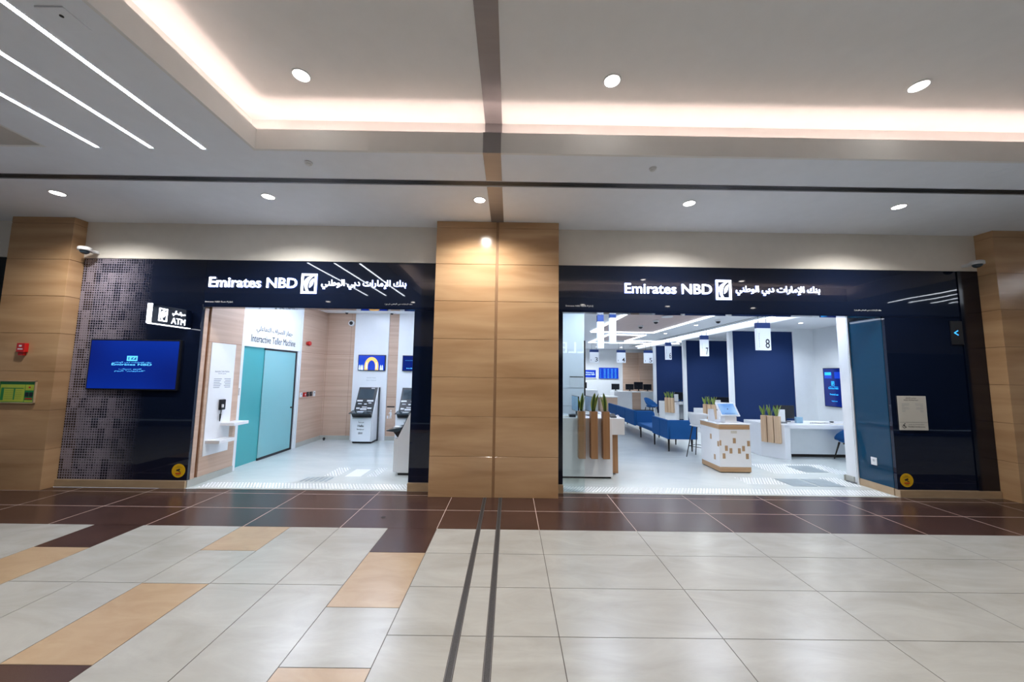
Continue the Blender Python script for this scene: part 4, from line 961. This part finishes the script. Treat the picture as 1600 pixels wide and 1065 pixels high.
hd = [(5.78, 11.05, 'beside the light frame, near'), (5.82, 13.35, 'beside the light frame, far'), (8.45, 10.3, 'over the nearest desk bay'), (8.3, 13.3, 'over the second desk bay'), (8.3, 16.3, 'over the third desk bay'), (6.3, 20.3, 'over the rear counter right'), (4.9, 20.3, 'over the rear counter middle'), (3.6, 20.3, 'over the rear counter left'), (7.7, 8.0, 'above the chair of the nearest desk')]
lower = [(x_, .9) for x_ in (-2.19, 1.01, 4.19, 7.3)]
for i, (x, y) in enumerate(lower): downlight(x, y, UC, 'added unseen downlight in the rear half of the raised coffer, number %d from the left' % (i+1), 'added rear coffer downlights', W_RECESS, spot=math.radians(74))  # extra row added out of view to raise the general lighting
for x, y, lb in hd: downlight(x, y, HC, 'small round hall downlight '+lb, 'banking hall downlights', W_BANK, .06, (.86, .93, 1))
pn = [(1.9, 7.3), (3.9, 7.3), (5.8, 7.3)]
pl = ['above the reception desk', 'behind the fascia middle', 'behind the fascia right']
for (x, y), lb in zip(pn, pl): linear_lamp(x-.35, x+.35, y-.3, y+.3, HC-.005, 'added unseen flat fill panel '+lb, 'fill_panel', 'added_fill_panel', 'added hall fill panels')  # panels added as extra fill for the hall, out of view behind the fascia

# ---- snake plants
def snake_plant(x, y, z, leaves, lb, grp, green='leaf_green', k_=1.45):
    t = thing('snake_plant', lb, 'plant', (x, y, z), grp)
    for (dx, dy, h, wd, lean, tw) in leaves:
        wd *= k_; mb = MB(); n = 9; R = []
        for i in range(n+1):
            s_ = i/n; w_ = wd*(.42+1.3*s_ if s_ < .45 else 1.0)*(1 if s_ < .45 else math.cos((s_-.45)/.55*math.pi/2)**.7)+.001
            cx = x+dx+lean[0]*s_**1.6*h; cy = y+dy+lean[1]*s_**1.6*h; a = tw+.5*s_
            ca, sa = math.cos(a), math.sin(a); R.append([(cx+k*w_*ca-(.006 if abs(k) < .9 else 0)*sa*-1, cy+k*w_*sa+(.006 if abs(k) < .9 else 0)*ca, z+h*s_) for k in (-1, -.5, 0, .5, 1)])
        b = bmesh.new(); V = [[b.verts.new(p) for p in r_] for r_ in R]; cols = []
        for i in range(n):
            for j in range(4): f = b.faces.new((V[i][j], V[i][j+1], V[i+1][j+1], V[i+1][j])); f.material_index = 1 if j in (0, 3) else 0; f.smooth = True
        bmesh.ops.solidify(b, geom=b.faces[:], thickness=.004)
        mp = {v: mb.bm.verts.new(v.co) for v in b.verts}
        for f in b.faces:
            try: nf = mb.bm.faces.new([mp[v] for v in f.verts]); nf.material_index = f.material_index; nf.smooth = True
            except ValueError: pass
        b.free(); part('leaf', mb, [green, 'leaf_yellow'], t)
    return t

# ---- reception desk (left)
t = thing('reception_desk', 'white reception desk with three oak planter columns beside the centre pillar', 'desk', (1.4, 7.1, 0))
mb = MB(); mb.box(.90, 1.925, 6.80, 7.55, .035, 1.10, 0, .004); mb.box(1.925, 2.175, 6.86, 8.05, .79, 1.095, 0, .004); part('body', mb, 'white_gloss', t)
mb = MB(); mb.box(.91, 1.90, 6.83, 7.5, 0, .035); part('plinth', mb, 'black', t)
mb = MB(); mb.box(1.93, 2.11, 7.08, 8.0, .03, .788, 0, .003); part('oak_leg', mb, 'oak', t)
for x0, x1 in ((1.275, 1.395), (1.498, 1.622), (1.72, 1.842)):
    mb = MB(); mb.box(x0, x1, 6.665, 6.798, .385, 1.235, 0, .002, 1); mb.box(x0+.015, x1-.015, 6.68, 6.785, 1.2355, 1.238, 1); part('oak_planter', mb, ['oak', 'black'], t)
LV = [[(0, 0, .34, .030, (.08, 0), .1), (.015, .01, .30, .012, (.22, .0), .5), (-.02, .0, .25, .012, (-.18, 0), -.2)],
      [(-.015, 0, .34, .034, (.12, 0), -.1), (.02, .01, .33, .022, (.24, 0), .2)],
      [(0, 0, .34, .032, (-.10, 0), .0), (-.02, .02, .30, .014, (-.28, 0), .3)]]
for i, x in enumerate((1.335, 1.56, 1.78)): snake_plant(x, 6.73, 1.236, LV[i], ('left', 'middle', 'right')[i]+' snake plant in the reception desk planter columns', 'reception desk snake plants')
def monitor(x, y, z, w_, h, rz, lb, grp=None, m='screen_dark'):
    t = thing('computer_monitor', lb, 'monitor', (0, 0, 0), grp)
    mb = MB(); mb.box(-w_/2, w_/2, -.012, .012, .08, .08+h, 0, .004); part('casing', mb, 'monitor_black', t)
    mb = MB(); mb.box(-w_/2+.01, w_/2-.01, -.0145, -.012, .09, .07+h); part('screen', mb, m, t)
    mb = MB(); mb.box(-.03, .03, .012, .03, .02, .08+h*.5); mb.box(-.09, .09, -.05, .09, 0, .012, 0, .003); part('stand', mb, 'monitor_black', t)
    t.location = (x, y, z); t.rotation_euler = (0, 0, rz); return t
monitor(1.33, 7.32, 1.101, .48, .30, math.radians(-85), 'left grey-faced monitor on the reception desk', 'reception monitors', 'screen_pale')
monitor(1.60, 7.25, 1.101, .50, .30, math.radians(-84), 'right grey-faced monitor on the reception desk', 'reception monitors', 'screen_pale')
mb = MB(); mb.box(1.0, 1.16, 6.95, 7.15, 1.1005, 1.105, 0); mb.box(1.02, 1.2, 6.92, 7.1, 1.105, 1.109, 0); solo('papers', mb, 'paper', 'few loose sheets at the left end of the reception desk', 'paper')
t = thing('desk_phone', 'dark desk phone with a curled white cable on the reception desk', 'phone', (1.98, 6.98, 1.096))
mb = MB(); mb.prism([(6.93, 1.0965), (6.93, 1.12), (7.10, 1.16), (7.10, 1.0965)], 'x', 1.94, 2.05, 0, .004); part('base', mb, 'monitor_black', t)
mb = MB(); P_ = [Vector((2.05+.012*i, 6.96-.004*i, 1.135-.004*i+.02*math.sin(i*.8))) for i in range(8)]
for i in range(7): mb.tube(P_[i], P_[i+1], .006, seg=8)
part('cable', mb, 'white_plastic', t)
mb = MB(); mb.box(1.14, 1.26, 6.90, 7.0, 1.1005, 1.15, 0, .004); solo('card_reader', mb, 'monitor_black', 'small black box on the reception desk left of the planters', 'card reader')

# ---- kiosk counter
KX0, KX1, KY0, KY1 = 4.22, 4.85, 7.32, 8.02
t = thing('service_counter', 'small white counter with scattered oak inlays and oak plinth in the hall', 'counter', (4.53, 7.67, 0))
mb = MB(); mb.box(KX0, KX1, KY0, KY1, .115, .855, 0, .004); part('body', mb, 'white_gloss', t)
mb = MB(); mb.box(KX0+.004, KX1-.004, KY0+.004, KY1-.004, .018, .114, 0, .002, 1); part('plinth', mb, 'oak_h', t)
mb = MB(); mb.box(KX0+.02, KX1-.02, KY0+.02, KY1-.02, 0, .018); part('foot', mb, 'black', t)
mb = MB(); mb.box(KX0-.006, KX1-.01, KY0-.006, KY1, .857, .945, 0, .002, 1); part('upper_band', mb, 'oak_h', t)
mb = MB(); mb.box(KX0-.012, KX1+.012, KY0-.012, KY1+.01, .946, .968, 0, .004); part('worktop', mb, 'white_gloss', t)
def K(px, py): return 4.22+(px-218)/240*.63, (865-py)/375*.965
for px, py in ((333, 620), (222, 638), (270, 678), (304, 697), (369, 697), (401, 679), (441, 640), (250, 737), (428, 738)):
    x, z = K(px, py); mb = MB(); mb.box(max(x-.028, KX0+.002), min(x+.028, KX1-.002), KY0-.0025, KY0+.001, z-.052, z+.052); part('oak_inlay', mb, 'oak_inlay', t)
for y, z in ((7.62, .665), (7.36, .56), (7.50, .275)): mb = MB(); mb.box(KX0-.0025, KX0+.001, y-.028, y+.028, z-.052, z+.052); part('oak_inlay', mb, 'oak_inlay', t)
mb = MB(); mb.rect(4.46, 4.58, .775, .825, (0, KY0, 0), XP, ZP, .003); part('name_plate', mb, 'paper', t)
t = thing('tablet_stand', 'tilted white framed tablet on a stand on the white counter', 'tablet', (4.53, 7.5, .968))
mb = MB(); mb.prism([(7.40, .9685), (7.40, 1.09), (7.50, 1.14), (7.56, 1.10), (7.56, .9685)], 'x', 4.40, 4.64, 0, .006); part('stand', mb, 'white_plastic', t)
nv = Vector((0, -.80, .60)).normalized(); vv = Vector((0, .60, .80)).normalized(); org = Vector((4.52, 7.42, 1.10))
mb = MB(); mb.rect(-.20, .20, 0, .32, org, XP, vv, .02); part('frame', mb, 'white_plastic', t)
mb = MB(); mb.rect(-.165, .165, .03, .29, org+Vector(XP).cross(vv)*.0205, XP, vv, .002); part('screen', mb, 'scr_sky', t)
mb = MB(); mb.rect(-.10, .12, .05, .056, org+Vector(XP).cross(vv)*.0225, XP, vv, .001); mb.flat([(.012*math.cos(k), .16+.012*math.sin(k)) for k in range(6)], org+Vector(XP).cross(vv)*.0225, XP, vv, .001); part('screen_marks', mb, 'ink', t)
t = thing('leaflet_holder', 'clear and white leaflet holder behind the tablet on the counter', 'leaflet holder', (4.30, 7.72, .968))
mb = MB(); mb.prism([(7.68, .9685), (7.73, 1.22), (7.735, 1.22), (7.75, .9685)], 'x', 4.24, 4.36, 0); part('card', mb, 'white_plastic', t)

# ---- desks with planter
def make_desk():
    t = thing('service_desk', 'white service desk with oak planter block under sign eight', 'desk', (6.2, 8.6, 0), 'numbered service desks')
    mb = MB(); mb.prism([(6.17, 8.93), (6.47, 8.54), (6.60, 8.54), (6.60, 9.55), (6.17, 9.55)], 'z', 0, .80, 0, .003); part('pedestal', mb, 'white_gloss', t)
    mb = MB(); mb.box(6.47, 9.0, 8.54, 9.35, .715, .805, 0, .003); part('worktop', mb, 'white_gloss', t)
    mb = MB(); mb.box(6.60, 8.95, 8.80, 8.83, .08, .715, 0); part('modesty_panel', mb, 'white', t)
    mb = MB(); mb.box(6.62, 8.9, 8.88, 9.0, 0, .08); part('dark_base_rail', mb, 'dark_metal', t)
    d = Vector((.30, -.39, 0)).normalized(); n = Vector((-d.y*-1, d.x*-1, 0)); n = Vector((-.39, -.30, 0)).normalized()
    p0 = Vector((6.17, 8.93, 0))+d*.045
    for k in range(3):
        a = p0+d*(.135*k); b = a+d*.118
        pts = [(a.x, a.y), (b.x, b.y), (b.x+n.x*.10, b.y+n.y*.10), (a.x+n.x*.10, a.y+n.y*.10)]
        mb = MB(); mb.prism(pts, 'z', .36, .99, 0, .002); part('oak_planter', mb, 'oak_pale', t)
    return t, [p0+d*(.135*k+.059)+n*.05 for k in range(3)]
desk, spots = make_desk()
DL = [[(0, 0, .26, .022, (.05, 0), .1), (.03, 0, .25, .018, (.3, 0), .8), (-.03, 0, .23, .018, (-.3, 0), -.6), (0, .02, .16, .02, (0, .3), 1.2)],
      [(0, 0, .28, .022, (-.05, 0), .3), (.03, 0, .25, .018, (.25, 0), .5), (-.03, 0, .26, .018, (-.2, 0), -.9)],
      [(0, 0, .27, .022, (.08, 0), -.2), (.03, 0, .26, .018, (.3, 0), .9), (-.03, 0, .25, .018, (-.2, 0), -.5)]]
plants = [snake_plant(spots[i].x, spots[i].y, .991, DL[i], ('left', 'middle', 'right')[i]+' green plant in the oak planter of the nearest desk', 'desk planter plants', 'leaf_bright', 1.5) for i in range(3)]
mon = monitor(6.95, 9.15, .806, .5, .32, math.radians(180), 'back of a dark monitor on the nearest desk', 'desk monitors')
t = thing('leaflet_holder', 'white upright leaflet stand beside the nearest desk planter', 'leaflet holder', (6.62, 8.80, .805), 'desk leaflet stands')
mb = MB(); mb.box(6.535, 6.705, 8.80, 8.83, .83, 1.13, 0, .003); part('card', mb, 'white_plastic', t)
mb = MB(); mb.box(6.52, 6.72, 8.76, 8.90, .8055, .828, 0, .004); part('base', mb, 'grey_metal', t); leafl = t
for k, wd in ((1, 'second'), (2, 'third')):
    off = Vector(((0, .35, .55)[k], (0, 3.27, 6.72)[k], 0)); n_ = ('seven', 'six')[k-1]
    dup(desk, desk.location+off, None, 'white service desk with oak planter block under sign '+n_)
    for i, p in enumerate(plants): dup(p, p.location+off, None, ('left', 'middle', 'right')[i]+' green plant in the oak planter of the %s desk' % wd)
    dup(mon, mon.location+off, math.radians(180), 'back of a dark monitor on the %s desk' % wd)
    dup(leafl, leafl.location+off, None, 'white upright leaflet stand on the %s desk' % wd)
mb = MB(); mb.box(7.02, 7.18, 8.86, 8.92, .806, .95, 0, .004); solo('acrylic_box', mb, 'screen_pale', 'small glassy box standing right of the leaflet stand', 'acrylic box')
mb = MB(); mb.ball((8.05, 9.05, .822), .05, sc3=(1.1, .6, .32)); solo('computer_mouse', mb, 'monitor_black', 'black mouse on the nearest desk', 'mouse')
mb = MB(); P_ = [Vector((7.35+.06*i, 8.86+.03*math.sin(i*1.3), .8125)) for i in range(9)]
for i in range(8): mb.tube(P_[i], P_[i+1], .006, seg=8)
solo('pen_cable', mb, 'monitor_black', 'thin dark cable lying across the nearest desk', 'cable')
mb = MB(); mb.box(7.75, 8.15, 8.62, 8.85, .8055, .809); solo('papers', mb, 'paper', 'white sheet lying on the nearest desk', 'paper')

# ---- chairs
def shell_rows(w_, d, zseat, hback, n=14):
    rows = []
    for i in range(7):       # from seat centre outwards to the rim
        f = i/6; row = []
        for j in range(n+1):
            a = math.radians(-40+260*j/n)            # open towards -y
            r_ = f; x = w_/2*r_*math.cos(a); y = d/2*r_*math.sin(a)
            back = max(0, .45+.55*math.sin(a)); z = zseat+(f**3.2)*hback*back
            row.append((x, y, z))
        rows.append(row)
    return rows
def make_chair():
    t = thing('tub_chair', 'blue tub chair with dark tapered legs pushed to the nearest desk', 'chair', (0, 0, 0), 'blue tub chairs')
    mb = MB(); mb.grid(shell_rows(.70, .64, .42, .42), 0, True, .035); part('shell', mb, 'blue_fabric', t)
    mb = MB(); mb.ball((0, -.02, .45), .27, sc3=(1, .95, .2)); part('seat_cushion', mb, 'blue_fabric', t)
    mb = MB(); mb.box(-.22, .22, -.015, .015, .385, .41); mb.box(-.015, .015, -.2, .2, .385, .41); part('seat_frame', mb, 'dark_metal', t)
    for sx in (-1, 1):
        for sy in (-1, 1): mb = MB(); mb.tube((sx*.19, sy*.17, .405), (sx*.27, sy*.25, 0), .02, .011, seg=12); part('leg', mb, 'dark_metal', t)
    return t
ch = make_chair(); ch.location = (7.98, 8.42, 0); ch.rotation_euler = (0, 0, math.radians(170))
dup(ch, (8.0, 17.2, 0), math.radians(0), 'blue tub chair behind the third desk')
dup(ch, (6.85, 17.5, 0), math.radians(40), 'small distant blue tub chair near the rear counter')
def stool_back(r0, r1, z0, z1, a0, a1, n=16, k=6):
    rows = []
    for i in range(k+1):
        f = i/k; R_ = r0+(r1-r0)*f**.7; half = (a1-a0)/2*(.75+.25*f); c_ = (a0+a1)/2
        rows.append([(R_*math.cos(math.radians(c_-half+2*half*j/n)), R_*math.sin(math.radians(c_-half+2*half*j/n)), z0+(z1-z0)*f*(1-.10*abs(2*j/n-1)**3)) for j in range(n+1)])
    return rows
def make_stool():
    t = thing('bar_stool', 'white shell bar stool with dark splayed legs beside the counter', 'bar stool', (0, 0, 0))
    mb = MB(); mb.grid(stool_back(.165, .235, .735, 1.06, 5, 175), 0, True, .016); part('backrest', mb, 'white_plastic', t)
    mb = MB(); mb.ball((0, 0, .745), .20, sc3=(1, 1, .16)); part('seat', mb, 'white_plastic', t)
    for sx in (-1, 1):
        for sy in (-1, 1): mb = MB(); mb.tube((sx*.10, sy*.10, .73), (sx*.21, sy*.21, 0), .014, .010, seg=10); part('leg', mb, 'dark_metal', t)
    mb = MB()
    for a, b in (((-1, -1), (1, -1)), ((1, -1), (1, 1)), ((1, 1), (-1, 1)), ((-1, 1), (-1, -1))): mb.tube((a[0]*.17, a[1]*.17, .26), (b[0]*.17, b[1]*.17, .26), .007, seg=8)
    part('footrest', mb, 'dark_metal', t); return t
st = make_stool(); st.location = (4.52, 8.66, 0); st.rotation_euler = (0, 0, math.radians(125))

# ---- long blue bench
def rounded(x0, x1, z0, z1, r_, left=False):
    p = [(x0, z0), (x1, z0)]+[(x1-r_+r_*math.cos(math.radians(a)), z1-r_+r_*math.sin(math.radians(a))) for a in range(0, 91, 15)]+[(x0, z1)]
    return p
t = thing('modular_bench', 'long royal blue upholstered bench with high side backs in the hall', 'bench', (4.35, 12, 0))
mb = MB(); mb.box(4.04, 4.72, 9.22, 11.60, .33, .44, 0, .03, 3); mb.box(4.04, 4.72, 11.64, 14.5, .33, .44, 0, .03, 3); part('seat', mb, 'blue_fabric', t)
mb = MB(); mb.prism(rounded(4.00, 4.72, .33, .80, .10), 'y', 9.12, 9.21, 0, .012); part('end_backrest', mb, 'blue_fabric', t)
mb = MB(); mb.box(3.97, 4.04, 9.12, 9.60, .33, .80, 0, .018, 3); part('backrest', mb, 'blue_fabric', t)
mb = MB(); mb.box(3.97, 4.04, 9.61, 10.12, .33, .80, 0, .018, 3); part('backrest', mb, 'blue_fabric', t)
mb = MB(); mb.prism(rounded(4.02, 4.60, .36, .80, .10), 'y', 11.48, 11.57, 0, .012); part('middle_backrest', mb, 'blue_fabric', t)
for y0, y1 in ((11.50, 12.4), (12.42, 13.4), (13.42, 14.5)): mb = MB(); mb.box(3.95, 4.03, y0, y1, .33, .80, 0, .018, 3); part('backrest', mb, 'blue_fabric', t)
for x, y in ((4.07, 9.3), (4.66, 9.3), (4.07, 10.2), (4.66, 10.2), (4.09, 11.32), (4.66, 11.32), (4.66, 13.0), (4.1, 13.0), (4.66, 14.35), (4.1, 14.35)):
    mb = MB(); mb.tube((x, y, .335), (x, y, 0), .028, .015, seg=12); part('leg', mb, 'dark_metal', t)

# ---- teller counters
t = thing('teller_counter', 'long white teller counter with oak front panel at the back', 'counter', (6.9, 20.2, 0))
mb = MB(); mb.box(5.75, 8.4, 19.9, 20.7, .04, 1.03, 0, .01); part('body', mb, 'white_gloss', t)
mb = MB(); mb.box(6.75, 7.22, 19.885, 19.899, .05, .98); part('oak_front', mb, 'lobby_wood', t)
mb = MB(); mb.box(5.8, 8.35, 19.95, 20.6, 0, .04); part('plinth', mb, 'black', t)
t = thing('teller_counter', 'lower white and oak counter end left of the long teller counter', 'counter', (5.3, 19.6, 0))
mb = MB(); mb.box(4.6, 5.72, 19.0, 19.8, .74, .80, 0, .01); mb.box(3.2, 4.75, 19.4, 20.2, .04, 1.10, 0, .01); part('body', mb, 'white_gloss', t)
mb = MB(); mb.box(4.8, 5.68, 19.05, 19.75, 0, .739); part('oak_front', mb, 'lobby_wood', t)
mt = monitor(5.95, 20.3, 1.031, .46, .32, math.radians(185), 'leftmost dark monitor on the long teller counter', 'teller monitors')
for x, lb in ((6.75, 'second dark monitor on the long teller counter'), (7.25, 'third, tallest dark monitor on the long teller counter'), (7.75, 'rightmost dark monitor on the long teller counter')):
    o = dup(mt, (x, 20.3, 1.031), math.radians(180), lb)
    if 'third' in lb: o.scale = (1.1, 1, 1.3)
dup(mt, (4.0, 19.8, 1.101), math.radians(180), 'dark monitor on the left counter end below the blue screens')

# ---- final clean-up
if '_w' in bpy.context.scene: del bpy.context.scene['_w']
